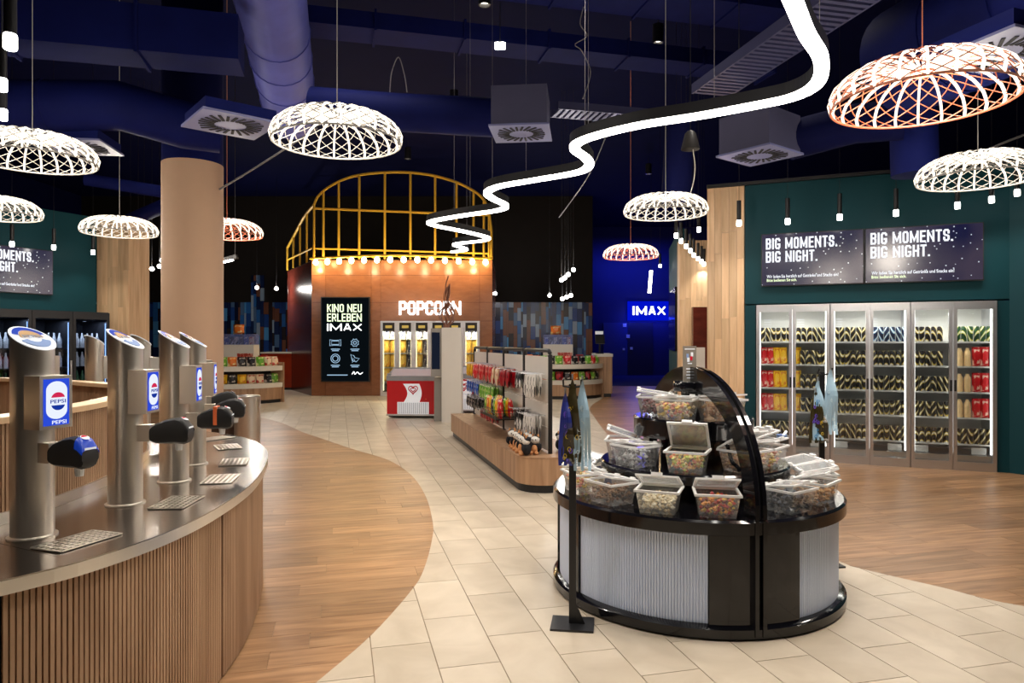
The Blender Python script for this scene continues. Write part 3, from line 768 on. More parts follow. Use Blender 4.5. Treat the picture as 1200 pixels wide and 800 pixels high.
W0, W1 = offs(OUT, INW), offs(OUT, INW + .09)
MB().ring(offs(OUT, INW + .012), offs(OUT, INW + .078), .85, 1.262).build('spine_wall', OAK, isl)
slats(offs(OUT, INW + .011), .90, 1.262, 1, .012, .019, 0, OAK, isl, 'slatted_panel', False, 9)
slats(offs(OUT, INW + .079), .2, 1.262, -1, .012, .019, 0, OAK, isl, 'slatted_panel', False, 9)
MB().ring(offs(OUT, INW - .015), offs(OUT, INW + .105), 1.263, 1.29).build('oak_cap', OAKCAP, isl)
MB().ring(offs(OUT, INW - .012), offs(OUT, INW + .0), .8505, .90).build('steel_upstand', STEEL, isl)
# dispenser towers
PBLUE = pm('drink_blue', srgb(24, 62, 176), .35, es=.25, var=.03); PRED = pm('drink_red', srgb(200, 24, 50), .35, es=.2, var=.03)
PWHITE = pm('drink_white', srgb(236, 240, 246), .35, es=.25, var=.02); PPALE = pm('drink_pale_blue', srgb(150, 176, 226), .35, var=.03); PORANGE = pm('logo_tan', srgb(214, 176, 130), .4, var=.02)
SCRBLUE = emit('screen_blue', srgb(40, 70, 200), 1.0); SCRWHITE = emit('screen_white', srgb(225, 232, 248), .95); SCRRED = emit('screen_red', srgb(205, 40, 80), .9); SCRDB = emit('screen_deep_blue', srgb(20, 50, 150), .9)
TAPBLACK = pm('tap_black', (.012, .012, .013), .5)
def disc_pts(cx, cz, rx, rz, a0, a1, n=20): return [(cx + rx * math.cos(a0 + (a1 - a0) * i / n), cz + rz * math.sin(a0 + (a1 - a0) * i / n)) for i in range(n + 1)]
def flatpoly(pts, y, mat, name, parent, th=.002):       # pts in x-z plane facing -y
    n = len(pts); vs = [(p[0], y, p[1]) for p in pts] + [(p[0], y + th, p[1]) for p in pts]
    MB().add(vs, [tuple(range(n)), tuple(range(2 * n - 1, n - 1, -1))] + [(i, (i + 1) % n, n + (i + 1) % n, n + i) for i in range(n)]).build(name, mat, parent)
def make_tower(screen=True):
    t = thing('drink_tower', (0, 0, 0), 0, 'x', 'drink dispenser')
    r = .073; n = 36; zl, zh = .715, .80   # slanted top, low side towards the drinker (-y)
    ang = [2 * PI * i / n for i in range(n)]; zt = lambda y: (zl + zh) / 2 + (zh - zl) / 2 * y / r
    vs = [(r * math.cos(a), r * math.sin(a), 0) for a in ang] + [(r * math.cos(a), r * math.sin(a), zt(r * math.sin(a))) for a in ang]
    MB().add(vs, [tuple(range(n - 1, -1, -1)), tuple(range(n, 2 * n))] + [(i, (i + 1) % n, n + (i + 1) % n, n + i) for i in range(n)]).build('steel_tube', STEEL, t, True)
    MB().lathe([(r, 0), (r + .012, 0), (r + .012, .006), (r, .01)], 36).build('base_collar', STEEL, t, True)
    def cap(rr, dz, a0, a1, mat, name, rin=0.0, yo=0):
        k = 24; aa = [a0 + (a1 - a0) * i / k for i in range(k + 1)]
        o = [(rr * math.cos(a), rr * math.sin(a) + yo, zt(rr * math.sin(a) + yo) + dz) for a in aa]
        i_ = [(rin * math.cos(a), rin * math.sin(a) + yo, zt(rin * math.sin(a) + yo) + dz) for a in aa]
        b_ = [(x, y, z - .003) for x, y, z in o]
        MB().add(o + i_ + b_, [(i, i + 1, k + 2 + i, k + 1 + i) for i in range(k)] + [(i, 2 * k + 2 + i, 2 * k + 3 + i, i + 1) for i in range(k)]).build(name, mat, t)
    cap(.078, .006, 0, 2 * PI, PWHITE, 'logo_disc')
    cap(.066, .009, R(20), R(160), PBLUE, 'logo_arc', .046); cap(.044, .010, R(0), R(180), PORANGE, 'logo_arc', .012)
    cap(.06, .009, R(200), R(340), PPALE, 'logo_arc', .03)
    tx = text(MB(), 'PEPSI', -.036, 0, .072, .02); me = [(x, z - .008, zt(z - .008) + .0115) for x, y, z in tx.v]
    mm = MB(); mm.v = me; mm.f = tx.f[:len(TXT['PEPSI'][1])]; mm.build('logo_word', pm('logo_grey', (.35, .4, .5), .4), t)
    if screen:
        s = MB().bb(-.066, .066, -r - .052, -r + .03, .42, .62).build('screen_box', STEEL, t)
        y = -r - .0525
        MB().bb(-.052, .052, y - .001, y + .001, .432, .608).build('screen_panel', SCRBLUE, s)
        pts = disc_pts(0, .565, .042, .034, 0, PI, 12) + disc_pts(0, .49, .042, .034, PI, 2 * PI, 12)
        flatpoly(pts, y - .003, SCRWHITE, 'can_picture', s)
        flatpoly(disc_pts(.004, .531, .028, .026, R(15), R(165), 12), y - .005, SCRRED, 'logo_red', s)
        flatpoly(disc_pts(.004, .515, .028, .026, R(195), R(345), 12), y - .005, SCRDB, 'logo_blue', s)
        text(MB(), 'PEPSI', -.028, .516, .062, .014, y - .006, .001).build('logo_word', SCRDB, s)
        text(MB(), 'PEPSI', -.02, .437, .058, .014, y - .004, .001).build('screen_word', SCRWHITE, s)
    br = MB().bb(-.03, .03, -r - .05, -r + .03, .29, .365).build('tap_bracket', STEEL, t)
    # tap: rounded black body sweeping outward
    prof = [(-r - .05, .29, .352), (-r - .07, .28, .37), (-r - .12, .277, .39), (-r - .165, .278, .398), (-r - .2, .274, .388), (-r - .218, .282, .365), (-r - .225, .30, .345)]
    vs = []; m_ = 12
    for y, za, zb in prof:
        for j in range(m_):
            q = 2 * PI * (j + .5) / m_; cx, sz = math.cos(q), math.sin(q)
            e = lambda v: math.copysign(abs(v) ** .55, v)
            vs.append((.036 * e(cx), y, (za + zb) / 2 + (zb - za) / 2 * e(sz)))
    fs = [(i * m_ + j, i * m_ + (j + 1) % m_, (i + 1) * m_ + (j + 1) % m_, (i + 1) * m_ + j) for i in range(len(prof) - 1) for j in range(m_)]
    fs += [tuple(range(m_)), tuple(range(len(vs) - 1, len(vs) - m_ - 1, -1))]
    tp = MB().add(vs, fs).build('tap', TAPBLACK, t, True)
    MB().cyl((0, -r - .17, .246), .014, .034, 12, .018).build('nozzle', PLASTICRIM, tp)
    return t, tp, r
tw, tp, r_ = make_tower()
lv = []; sec = [(-r_ - .186, .277, .394), (-r_ - .2, .274, .388), (-r_ - .218, .282, .365), (-r_ - .2255, .298, .347)]
for y, za, zb_ in sec:
    for j in range(9):
        q_ = PI * (j + .3) / 8.6; e = lambda v: math.copysign(abs(v) ** .55, v); zc_ = (za + zb_) / 2
        lv.append((.0375 * e(math.cos(q_)), y - .001, zc_ + ((zb_ - za) / 2 + .0015) * e(math.sin(q_))))
lab = MB().add(lv, [(i * 9 + j, i * 9 + j + 1, (i + 1) * 9 + j + 1, (i + 1) * 9 + j) for i in range(3) for j in range(8)]).build('tap_label', PBLUE, tp, True)
o = MB().lathe([(.0005, 0), (.016, 0), (.016, .0015), (.0005, .0015)], 16).build('label_logo', PWHITE, tp); o.location = (0, -r_ - .197, .3915); o.rotation_euler = (R(25), 0, 0)
o = MB().lathe([(.0005, 0), (.012, 0), (.012, .001), (.0005, .001)], 12, a0=0, a1=PI).build('label_mark', PRED, tp); o.location = (0, -r_ - .196, .3935); o.rotation_euler = (R(25), 0, 0)
o = MB().bb(-.024, .024, 0, .001, -.004, .004).build('label_line', PWHITE, tp); o.location = (0, -r_ - .2262, .352)
def nrm(x, y):
    i = min(range(len(OUT)), key=lambda k: (OUT[k].x - x) ** 2 + (OUT[k].y - y) ** 2); t = (OUT[(i + 1) % len(OUT)] - OUT[i - 1]).normalized()
    return Vector((t.y, -t.x, 0))
towers = [(-1.85, 2.70, 'steel drink tower nearest the camera'), (-1.79, 3.24, 'second steel drink tower, its screen half turned away'),
          (-1.815, 3.76, 'third steel drink tower, its tap with an orange stripe'), (-1.95, 4.28, 'fourth steel drink tower before the beige column'), (-2.22, 4.85, 'farthest steel drink tower on the near side, mostly hidden'),
          (-3.70, 6.2, 'steel drink tower on the far side beside the oak pier'), (-4.25, 6.32, 'steel drink tower on the far side behind the nearest tower'), (-3.05, 5.75, 'steel drink tower on the far side behind the second tower')]
GRID = MB()
gw, gd = .25, .15
for i in range(10): GRID.bb(-gw / 2 + gw * i / 9 - .005, -gw / 2 + gw * i / 9 + .005, -gd / 2, gd / 2, .002, .006)
for i in range(7): GRID.bb(-gw / 2, gw / 2, -gd / 2 + gd * i / 6 - .005, -gd / 2 + gd * i / 6 + .005, .003, .0065)
gm = GRID.mesh('drip_grid', steel('bright_steel', (.85, .8, .72), .3)); pmsh = MB().bb(-gw / 2, gw / 2, -gd / 2, gd / 2, 0, .002).mesh('drip_well', BLACK)
for k, (x, y, lb) in enumerate(towers):
    nn = nrm(x, y); rz = math.atan2(nn.x, -nn.y)
    if k == 0: tw.location = (x, y, .8502); tw.rotation_euler = (0, 0, rz); tw['label'] = lb; tw['group'] = 'drink towers'; o = tw
    else: o = copy_tree(tw, (x, y, .8502), rz, lb, 'drink towers')
    if k > 0:
        for c in o.children:
            for c2 in c.children:
                if c2.name.startswith('tap_label'): c2.material_slots[0].link = 'OBJECT'; c2.material_slots[0].material = TAPBLACK
    if k == 2:
        for c in o.children:
            if c.name.startswith('tap') and not c.name.startswith('tap_'):
                MB().bb(-.0412, .0412, -r_ - .150, -r_ - .132, .30, .3985).build('orange_stripe', pm('orange_stripe', srgb(226, 110, 60), .4), c)
    if k < 5:
        q = Vector((x, y, 0)) + nn * .235
        d = thing('drip_tray', (q.x, q.y, .8502), rz, 'steel drip tray grid under the tap of %s' % ('the nearest drink tower', 'the second drink tower', 'the third drink tower', 'the fourth drink tower', 'the farthest near-side tower')[k], 'drip tray', 'drip trays on the steel counter')
        link('drip_well', pmsh, d); link('drip_grid', gm, d)
q = gp(243, 512, .85); d = thing('drip_tray', (q.x + .1, q.y - .1, .8502), R(60), 'last steel drip tray at the far tip of the counter', 'drip tray', 'drip trays on the steel counter'); link('drip_well', pmsh, d); link('drip_grid', gm, d)
# waste bin behind the counter tip
bn = thing('waste_bin', (-2.76, 7.3, 0), 0, 'tall round steel waste bin standing behind the counter tip', 'bin')
MB().lathe([(.0005, 0), (.13, 0), (.13, 1.03), (.118, 1.04), (.1, 1.03), (.1, .9), (.0005, .9)], 28).build('bin_body', STEEL, bn, True)
MB().lathe([(.131, .02), (.136, .02), (.136, .06), (.131, .06)], 28).build('base_band', BLACK, bn, True)
bn2 = thing('waste_bin', (-3.06, 7.5, 0), 0, 'dark waste bin beside the steel one at the column', 'bin')
MB().lathe([(.0005, 0), (.15, 0), (.15, .96), (.12, .98), (.0005, .98)], 28).build('bin_body', pm('dark_brown_bin', srgb(60, 40, 28), .5), bn2, True); MB().lathe([(.151, .9), (.156, .9), (.156, .93), (.151, .93)], 28).build('rim_band', BLACK, bn2, True)

# ================================================================== CANDY ISLAND
CX, CY = 1.2, 4.65
ci = thing('candy_island', (CX, CY, 0), 0, 'round black candy island with three tiers and white fluted sides', 'display stand')
MB().lathe([(.0005, 0), (.90, 0), (.925, .012), (.925, .06), (.90, .075), (.0005, .075)], 96).build('plinth', BLACKGLOSS, ci, True)
MB().lathe([(.0005, .075), (.84, .075), (.84, .56), (.0005, .56)], 64).build('drum_core', BLACK, ci, True)
MB().lathe([(.0005, .556), (.90, .556), (.925, .565), (.925, .63), (.91, .642), (.0005, .642)], 96).build('lower_shelf', BLACKGLOSS, ci, True)
MB().lathe([(.44, .642), (.44, .75), (.595, .752), (.605, .76), (.605, .81), (.595, .82), (.0005, .82)], 80).build('middle_shelf', BLACKGLOSS, ci, True)
MB().lathe([(.22, .82), (.22, .98), (.375, .985), (.388, .995), (.388, 1.10), (.378, 1.11), (.0005, 1.11)], 64).build('top_shelf', BLACKGLOSS, ci, True)
MB().lathe([(.075, 1.11), (.075, 1.27), (.125, 1.272), (.128, 1.28), (.128, 1.325), (.122, 1.335), (.0005, 1.335)], 40).build('crown_plate', BLACKGLOSS, ci, True)
def adir(a): return Vector((math.sin(a), -math.cos(a), 0))       # a from the camera side towards +x
ARCH = R(8)
def flutes(a0, a1, name):
    n = int((a1 - a0) * .87 / .016); vs = []; fs = []
    for i in range(n):
        for f, rr in ((0, .871), (.16, .880), (.72, .880), (.88, .871)):
            d = adir(a0 + (a1 - a0) * (i + f) / n) * rr; vs += [(d.x, d.y, .076), (d.x, d.y, .556)]
    m_ = len(vs) // 2
    for a in (a0, a1): pass
    MB().add(vs, [(2 * j, 2 * j + 2, 2 * j + 3, 2 * j + 1) for j in range(m_ - 1)]).build(name, FLUTE, ci, kind='stuff')
def post(a0, a1, rr=.895, z0=.076, z1=.556):
    k = 8; o_ = [adir(a0 + (a1 - a0) * i / k) for i in range(k + 1)]
    pts = [(d.x * rr, d.y * rr) for d in o_] + [(d.x * .84, d.y * .84) for d in reversed(o_)]
    MB().prism(pts, z0, z1).build('black_post', BLACKGLOSS, ci)
for a0, a1 in ((-93, -66.5), (-63, -9), (25, 92), (96, 160), (-165, -97)): flutes(R(a0), R(a1), 'fluted_panel')
for a0, a1 in ((-66.5, -63), (-9, 6.5), (9.5, 25), (-97, -93), (92, 96), (160, 195)): post(R(a0), R(a1))
# arched double fin over the island
ax = adir(ARCH); side = Vector((-ax.y, ax.x, 0))
def arch_part(off, th, ro, ri, name, mat):
    n = 40; vs = []
    for i in range(n + 1):
        q = PI * i / n
        for s in (-1, 1):
            for (rr, hh) in (ro, ri):
                p = ax * (rr * math.cos(q)) + side * (off + s * th / 2); z = .645 + hh * math.sin(q) ** .9 if 0 < i < n else .645
                vs.append((p.x, p.y, z))
    fs = []
    for i in range(n):
        a, b = 4 * i, 4 * i + 4
        fs += [(a, b, b + 1, a + 1), (a + 2, a + 3, b + 3, b + 2), (a, a + 2, b + 2, b), (a + 1, b + 1, b + 3, a + 3)]
    fs += [(0, 1, 3, 2), (4 * n, 4 * n + 2, 4 * n + 3, 4 * n + 1)]
    MB().add(vs, fs).build(name, mat, ci)
arch_part(-.022, .022, (.93, .79), (.80, .66), 'arch_fin', BLACKGLOSS); arch_part(.022, .022, (.93, .79), (.80, .66), 'arch_fin', BLACKGLOSS)
arch_part(0, .02, (.905, .765), (.80, .66), 'arch_web', BLACKMETAL)
for s in (-1, 1):
    for e in (1,):
        c = ax * .905 * e + side * .022 * s
        MB().box((c.x, c.y, .33), (.022, .05, .62), math.atan2(ax.y, ax.x) + PI / 2).build('arch_leg', BLACKGLOSS, ci)
# wavy divider brackets between tiers, right of the front
for z0, r0, r1, h in ((.66, .62, .80, .13), (.83, .40, .56, .15)):
    for a in (R(14), ):
        d = adir(a); pts = [d * r0 + Vector((0, 0, z0 + h)), d * (r0 + .03) + Vector((0, 0, z0 + h * .9)), d * ((r0 + r1) / 2) + Vector((0, 0, z0 + h * .35)), d * (r1 - .02) + Vector((0, 0, z0 + .03)), d * r1 + Vector((0, 0, z0 + .01))]
        MB().tube(crom(pts, 5, False), .012, 8).build('curved_divider', BLACKGLOSS, ci, True)
# sign on the crown
sg = thing('candy_sign', (CX - .03, CY - .04, 1.3352), R(8), 'small grey acrylic price sign standing on the candy island crown', 'sign')
MB().bb(-.046, .046, -.003, .003, 0, .235).build('sign_sheet', pm('grey_acrylic', srgb(150, 142, 132), .25), sg)
for z, w_ in ((.215, .07), (.12, .03), (.085, .05), (.065, .045), (.045, .05), (.025, .04)): MB().bb(-w_ / 2, w_ / 2, -.0045, -.0032, z - .003, z + .003).build('sign_line', PWHITE, sg)
for x, z, m_ in ((-.015, .17, PPALE), (.01, .155, PRED), (.015, .18, PWHITE), (-.01, .145, PWHITE)): MB().bb(x - .008, x + .008, -.0045, -.0032, z - .014, z + .014).build('sign_picture', m_, sg)
MB().bb(-.055, .055, -.03, .03, -.0001, .004).build('sign_foot', PLASTIC, sg)
# clear candy bins and their sweets
def binmesh(scale=1.0):
    w0, w1, d0, d1, h = .095, .115, .08, .1, .125
    mb = MB(); b = [(-w0, -d0, 0), (w0, -d0, 0), (w0, d0, 0), (-w0, d0, 0)]; t = [(-w1, -d1, h), (w1, -d1, h), (w1, d1, h), (-w1, d1, h)]
    mb.add(b + t, [(0, 3, 2, 1)] + [(i, (i + 1) % 4, 4 + (i + 1) % 4, 4 + i) for i in range(4)])
    return mb
BODY = binmesh().mesh('bin_body', PLASTIC)
rimb = MB()
for sx in (-1, 1): rimb.box((sx * .118, 0, .125), (.014, .214, .012))
for sy in (-1, 1): rimb.box((0, sy * .103, .125), (.25, .014, .012))
RIM = rimb.mesh('bin_rim', PLASTICRIM)
lidf = MB()
for sx in (-1, 1): lidf.box((sx * .113, -.1, .004), (.014, .2, .01))
for y in (0, -.2): lidf.box((0, y, .004), (.24, .014, .01))
lidf.box((0, -.205, .012), (.06, .02, .02)); lidf.box((-.07, .005, .008), (.03, .02, .018)); lidf.box((.07, .005, .008), (.03, .02, .018))
LIDF = lidf.mesh('lid', PLASTICRIM); LIDP = MB().bb(-.106, .106, -.193, -.007, .003, .005).mesh('lid_pane', PLASTIC)
def candymat(name, cols):
    m, n, b = newmat(name); N = n.nodes; ge = N.new('ShaderNodeNewGeometry'); rm = N.new('ShaderNodeValToRGB'); rm.color_ramp.interpolation = 'CONSTANT'
    el = rm.color_ramp.elements
    while len(el) < len(cols): el.new(.5)
    for k, c in enumerate(cols): el[k].position = k / len(cols); el[k].color = c4(srgb(*c))
    n.links.new(ge.outputs['Random Per Island'], rm.inputs[0]); n.links.new(rm.outputs[0], b.inputs['Base Color']); b.inputs['Roughness'].default_value = .35
    return m
CM = {'yellow and pink': [(246, 214, 90), (244, 226, 190), (236, 150, 130), (250, 236, 200)], 'dark brown': [(70, 44, 30), (120, 80, 52), (150, 110, 80), (60, 38, 30)], 'pale cream': [(248, 236, 204), (240, 220, 180), (252, 246, 226), (236, 214, 170)],
      'red and orange': [(200, 40, 40), (236, 150, 40), (120, 24, 40), (240, 196, 70)], 'black and grey': [(20, 20, 24), (40, 44, 60), (90, 96, 110), (28, 26, 30)], 'purple': [(96, 24, 44), (130, 40, 60), (70, 20, 40), (110, 30, 70)], 'white and black': [(230, 230, 230), (60, 56, 60), (180, 178, 180), (30, 30, 34)],
      'green and orange': [(200, 210, 80), (240, 170, 60), (246, 220, 130), (230, 120, 60)], 'tan': [(226, 178, 120), (206, 150, 96), (240, 206, 160), (190, 130, 80)]}
CMAT = {k: candymat('sweets_' + k.replace(' ', '_'), v) for k, v in CM.items()}
def sweets(seed, lvl):
    r_ = random.Random(seed); mb = MB()
    for k in range(120):
        z = .012 + r_.random() ** .8 * lvl; f = z / .125
        x = r_.uniform(-1, 1) * (.082 + .016 * f); y = r_.uniform(-1, 1) * (.066 + .016 * f); s = r_.uniform(.011, .018); a = r_.random() * 3
        z += .012 * math.cos(x * 14) * math.cos(y * 14) if z > lvl * .7 else 0
        q = r_.uniform(.6, 1.2); ca, sa = math.cos(a) * s, math.sin(a) * s
        mb.add([(x + ca, y + sa, z), (x - sa * q, y + ca * q, z), (x - ca, y - sa, z), (x + sa * q, y - ca * q, z), (x, y, z + s * .8), (x, y, max(z - s * .8, .003))],
               [(0, 1, 4), (1, 2, 4), (2, 3, 4), (3, 0, 4), (1, 0, 5), (2, 1, 5), (3, 2, 5), (0, 3, 5)])
    return mb
bins = [  # tier, angle, radius, colour, lid angle, where
    (0, -101, .75, 'pale cream', 12, 'on the lower tier at the far left'), (0, -77, .76, 'yellow and pink', 14, 'on the lower tier behind the black pole'), (0, -52, .77, 'dark brown', 10, 'on the lower tier right of the black pole'),
    (0, -28, .78, 'pale cream', 22, 'at the front of the lower tier, left of the arch pair'), (0, -5, .78, 'red and orange', 22, 'at the front of the lower tier touching the arch'),
    (0, 29, .77, 'black and grey', 8, 'on the lower tier just right of the arch'), (0, 53, .77, 'tan', 16, 'on the lower tier, second right of the arch'), (0, 77, .76, 'white and black', 12, 'on the lower tier at the far right edge'),
    (1, -98, .46, 'purple', 18, 'on the middle tier at the far left'), (1, -62, .47, 'white and black', 4, 'on the middle tier, left front'), (1, -18, .47, 'green and orange', 50, 'at the front of the middle tier'),
    (1, 26, .47, 'tan', 30, 'on the middle tier seen through the arch'), (1, 55, .47, 'yellow and pink', 10, 'on the middle tier right of the arch'), (1, 100, .46, 'black and grey', 14, 'on the middle tier at the far right'),
    (2, -100, .25, 'purple', 8, 'on the top tier at the left'), (2, -36, .26, 'yellow and pink', 2, 'at the front of the top tier'), (2, 27, .26, 'tan', 6, 'on the top tier under the arch')]
ZT = (.6425, .8205, 1.1105)
for k, (tr, a, rr, colr, la, where) in enumerate(bins):
    d = adir(R(a)) * rr; rz = R(a) + (.12 if k % 2 else -.1)
    p = Vector((CX + d.x, CY + d.y, ZT[tr]))
    b_ = thing('candy_bin', p, rz, 'clear plastic candy bin ' + where, 'container', 'clear candy bins on the island')
    link('bin_body', BODY, b_); link('bin_rim', RIM, b_)
    l = link('lid', LIDF, b_, (0, .1, .133)); link('lid_pane', LIDP, l); l.rotation_euler = (-R(la), 0, 0)
    mb = sweets(k, (.075, .085, .08)[k % 3]); o = mb.build('sweets', CMAT[colr], loc=p, rz=rz, label='loose %s sweets in the bin %s' % (colr, where), cat='candy', kind='stuff')
o = thing('candy_scoop', (CX + .60, CY + .02, .96), R(40), 'small blue scoop with white handle above the right middle bin', 'scoop')
MB().tube([(0, 0, .0), (.06, 0, .035)], .009, 6).build('handle', PWHITE, o); MB().lathe([(.0005, -.02), (.03, -.015), (.036, .02)], 12).build('bowl', PPALE, o)
for k, (a, rr) in enumerate(((-116, .74), (98, .76))):
    d = adir(R(a)) * rr; b_ = thing('candy_bin', (CX + d.x, CY + d.y, ZT[0]), R(a), 'clear empty candy bin at the %s rear of the lower tier' % ('left', 'right')[k], 'container', 'clear candy bins on the island')
    link('bin_body', BODY, b_); link('bin_rim', RIM, b_); l = link('lid', LIDF, b_, (0, .1, .133)); link('lid_pane', LIDP, l); l.rotation_euler = (-R(10), 0, 0)

# ---- lanyard stands
LANY = [candymat('lanyard_navy', [(30, 40, 110), (50, 60, 150)]), candymat('lanyard_black', [(26, 24, 20), (60, 52, 24)]), candymat('lanyard_pale_blue', [(150, 190, 216), (176, 208, 228)]), candymat('lanyard_gold', [(110, 92, 40), (60, 50, 30)])]
LMK = [pm('mark_violet', srgb(120, 90, 220), .5), pm('mark_gold', srgb(220, 190, 60), .5), pm('mark_white', srgb(220, 235, 240), .5), pm('mark_cyan', srgb(60, 150, 210), .5)]
def lanyard(p, L_, mat, mark, label, seed, grp, wd=.05):
    r_ = random.Random(seed); t = thing('lanyard', p, R(r_.uniform(-10, 10)), label, 'lanyard', grp)
    for k in range(5):
        x0 = wd * (k - 2) / 2.9; pts = [(0, 0, 0), (x0 * .25, .01, -L_ * .12), (x0 * .7, -.006 * k, -L_ * .4), (x0, .006 * k, -L_ * .8), (x0 * .95, 0, -L_ * (1 - .05 * (k % 2)))]
        P = crom(pts, 4, False); vs = []
        for i, q in enumerate(P):
            h = .003 + .0055 * min(1, i / 6); vs += [q + Vector((-h, -.003 * k, 0)), q + Vector((h, -.003 * k - .002, 0))]
        n = len(vs); vs2 = [v + Vector((0, .0025, 0)) for v in vs]
        fs = []
        for i in range(n // 2 - 1): fs += [(2 * i, 2 * i + 1, 2 * i + 3, 2 * i + 2), (n + 2 * i, n + 2 * i + 2, n + 2 * i + 3, n + 2 * i + 1), (2 * i, 2 * i + 2, n + 2 * i + 2, n + 2 * i), (2 * i + 1, n + 2 * i + 1, n + 2 * i + 3, 2 * i + 3)]
        MB().add(vs + vs2, fs).build('strap', mat, t)
    for k in range(7):
        z = -L_ * (.2 + .75 * r_.random()); x = r_.uniform(-.6, .6) * wd * min(1, -z / L_ * 1.6) ; q = r_.uniform(.008, .014)
        MB().tube([(x + q * math.cos(j * PI / 3) * .7, -.016, z + q * math.sin(j * PI / 3)) for j in range(6)], .0025, 4, True).build('printed_mark', mark, t)
    MB().tube([(0, 0, 0), (0, 0, .03)], .006, 6).build('metal_clip', ALU, t)
def stand(px_, D, top, label, lan, grp, baserot, mirror=1):
    x = (px_ - 600) / F * D
    t = thing('lanyard_stand', (x, D, 0), baserot, label, 'stand')
    MB().bb(-.12, .12, -.10, .10, 0, .012).build('foot_plate', BLACKMETAL, t)
    MB().prism([(-.02, -.006), (.02, -.006), (.02, .006), (-.02, .006)], .012, top).build('pole', BLACKMETAL, t)
    MB().add([(.02, -.005, .012), (.07, -.005, .012), (.02, -.005, .12), (.02, .005, .012), (.07, .005, .012), (.02, .005, .12)], [(0, 1, 2), (5, 4, 3), (0, 3, 4, 1), (1, 4, 5, 2), (2, 5, 3, 0)]).build('gusset', BLACKMETAL, t)
    for dx in (-.05, .05): MB().tube([(0, 0, top - .02), (dx, -.03, top - .01), (dx, -.05, top + .03)], .006, 6).build('hook', BLACKMETAL, t)
    for k, (dx, dz, L_, mi, mk, lb, wd) in enumerate(lan):
        lanyard(Vector((x + dx, D - .05, top + dz)), L_, LANY[mi], LMK[mk], lb, k + px_, grp, wd)
stand(671, 3.95, 1.36, 'black lanyard stand left of the candy island', [(-.045, -.05, .40, 0, 0, 'navy lanyards with violet print hanging on the left stand', .045), (-.005, .03, .46, 1, 1, 'black lanyards with gold print hanging on the left stand', .06), (.05, .02, .50, 2, 2, 'pale blue lanyards hanging on the left stand', .06), (-.035, -.16, .28, 3, 1, 'gold-striped lanyard ends hanging on the left stand', .05)], 'lanyards on the left stand', R(-8))
stand(963, 5.02, 1.38, 'black lanyard stand behind the candy island', [(-.05, -.06, .42, 2, 3, 'pale blue lanyards at the left of the rear stand', .045), (-.065, -.14, .36, 1, 0, 'black lanyards with violet print hanging on the rear stand', .06), (.04, .02, .46, 2, 2, 'wide pale blue lanyards at the right of the rear stand', .06), (-.02, -.28, .22, 3, 1, 'gold-striped lanyard ends hanging on the rear stand', .05)], 'lanyards on the rear stand', R(10))

# ================================================================== GOODS
def bagmesh(w_, h, dpt, nx=5, nz=7):
    vs = []
    for s in (-1, 1):
        for j in range(nz):
            for i in range(nx):
                x = -1 + 2 * i / (nx - 1); z = -1 + 2 * j / (nz - 1)
                b = max(0, (1 - x ** 4) * (1 - z ** 4)) ** .6
                vs.append((x * w_ / 2 * (1 - .06 * (1 - abs(z))), s * dpt / 2 * b, (z + 1) / 2 * h))
    fs = []; o = nx * nz
    for j in range(nz - 1):
        for i in range(nx - 1):
            a = j * nx + i; fs += [(a, a + 1, a + nx + 1, a + nx), (o + a, o + a + nx, o + a + nx + 1, o + a + 1)]
    return MB().add(vs, fs)
def goodsmat(name, base, accent, sc=9):       # printed pack: base colour with an accent band and specks
    m, n, b = newmat(name); N = n.nodes; L = n.links
    tc = N.new('ShaderNodeTexCoord'); vo = N.new('ShaderNodeTexNoise'); vo.inputs['Scale'].default_value = sc; L.new(tc.outputs['Generated'], vo.inputs['Vector'])
    rp_ = N.new('ShaderNodeValToRGB'); rp_.color_ramp.interpolation = 'CONSTANT'; e = rp_.color_ramp.elements
    e[0].color = c4(srgb(*base)); e[1].color = c4(srgb(*accent)); e[1].position = .56
    L.new(vo.outputs['Fac'], rp_.inputs[0]); L.new(rp_.outputs[0], b.inputs['Base Color']); b.inputs['Roughness'].default_value = .32
    return m
GM = {k: goodsmat('pack_' + k.replace(' ', '_'), a, b_, s) for k, a, b_, s in (('red', (206, 26, 34), (236, 190, 170), 3), ('yellow', (246, 196, 40), (226, 140, 30), 3), ('blue', (28, 84, 190), (220, 230, 240), 3), ('green', (110, 178, 50), (230, 236, 160), 3), ('black', (24, 22, 26), (190, 180, 170), 3), ('dark red', (168, 20, 32), (40, 12, 18), 3), ('white', (232, 228, 222), (40, 38, 40), 2.2), ('cream', (240, 214, 180), (200, 60, 50), 3), ('orange', (232, 120, 30), (250, 220, 160), 3), ('black white', (20, 20, 22), (230, 228, 224), 2.0))}
BAGM = {}
def bag(kind, size, loc, rz, label, group, name='snack_bag', cat='snack bag', tilt=0, seal=False):
    key = (kind, size)
    if key not in BAGM: BAGM[key] = bagmesh(*size).mesh(name, GM[kind], True)
    o = link(name, BAGM[key], None, loc, rz, label, cat, group)
    o.rotation_euler = (tilt, 0, rz); return o

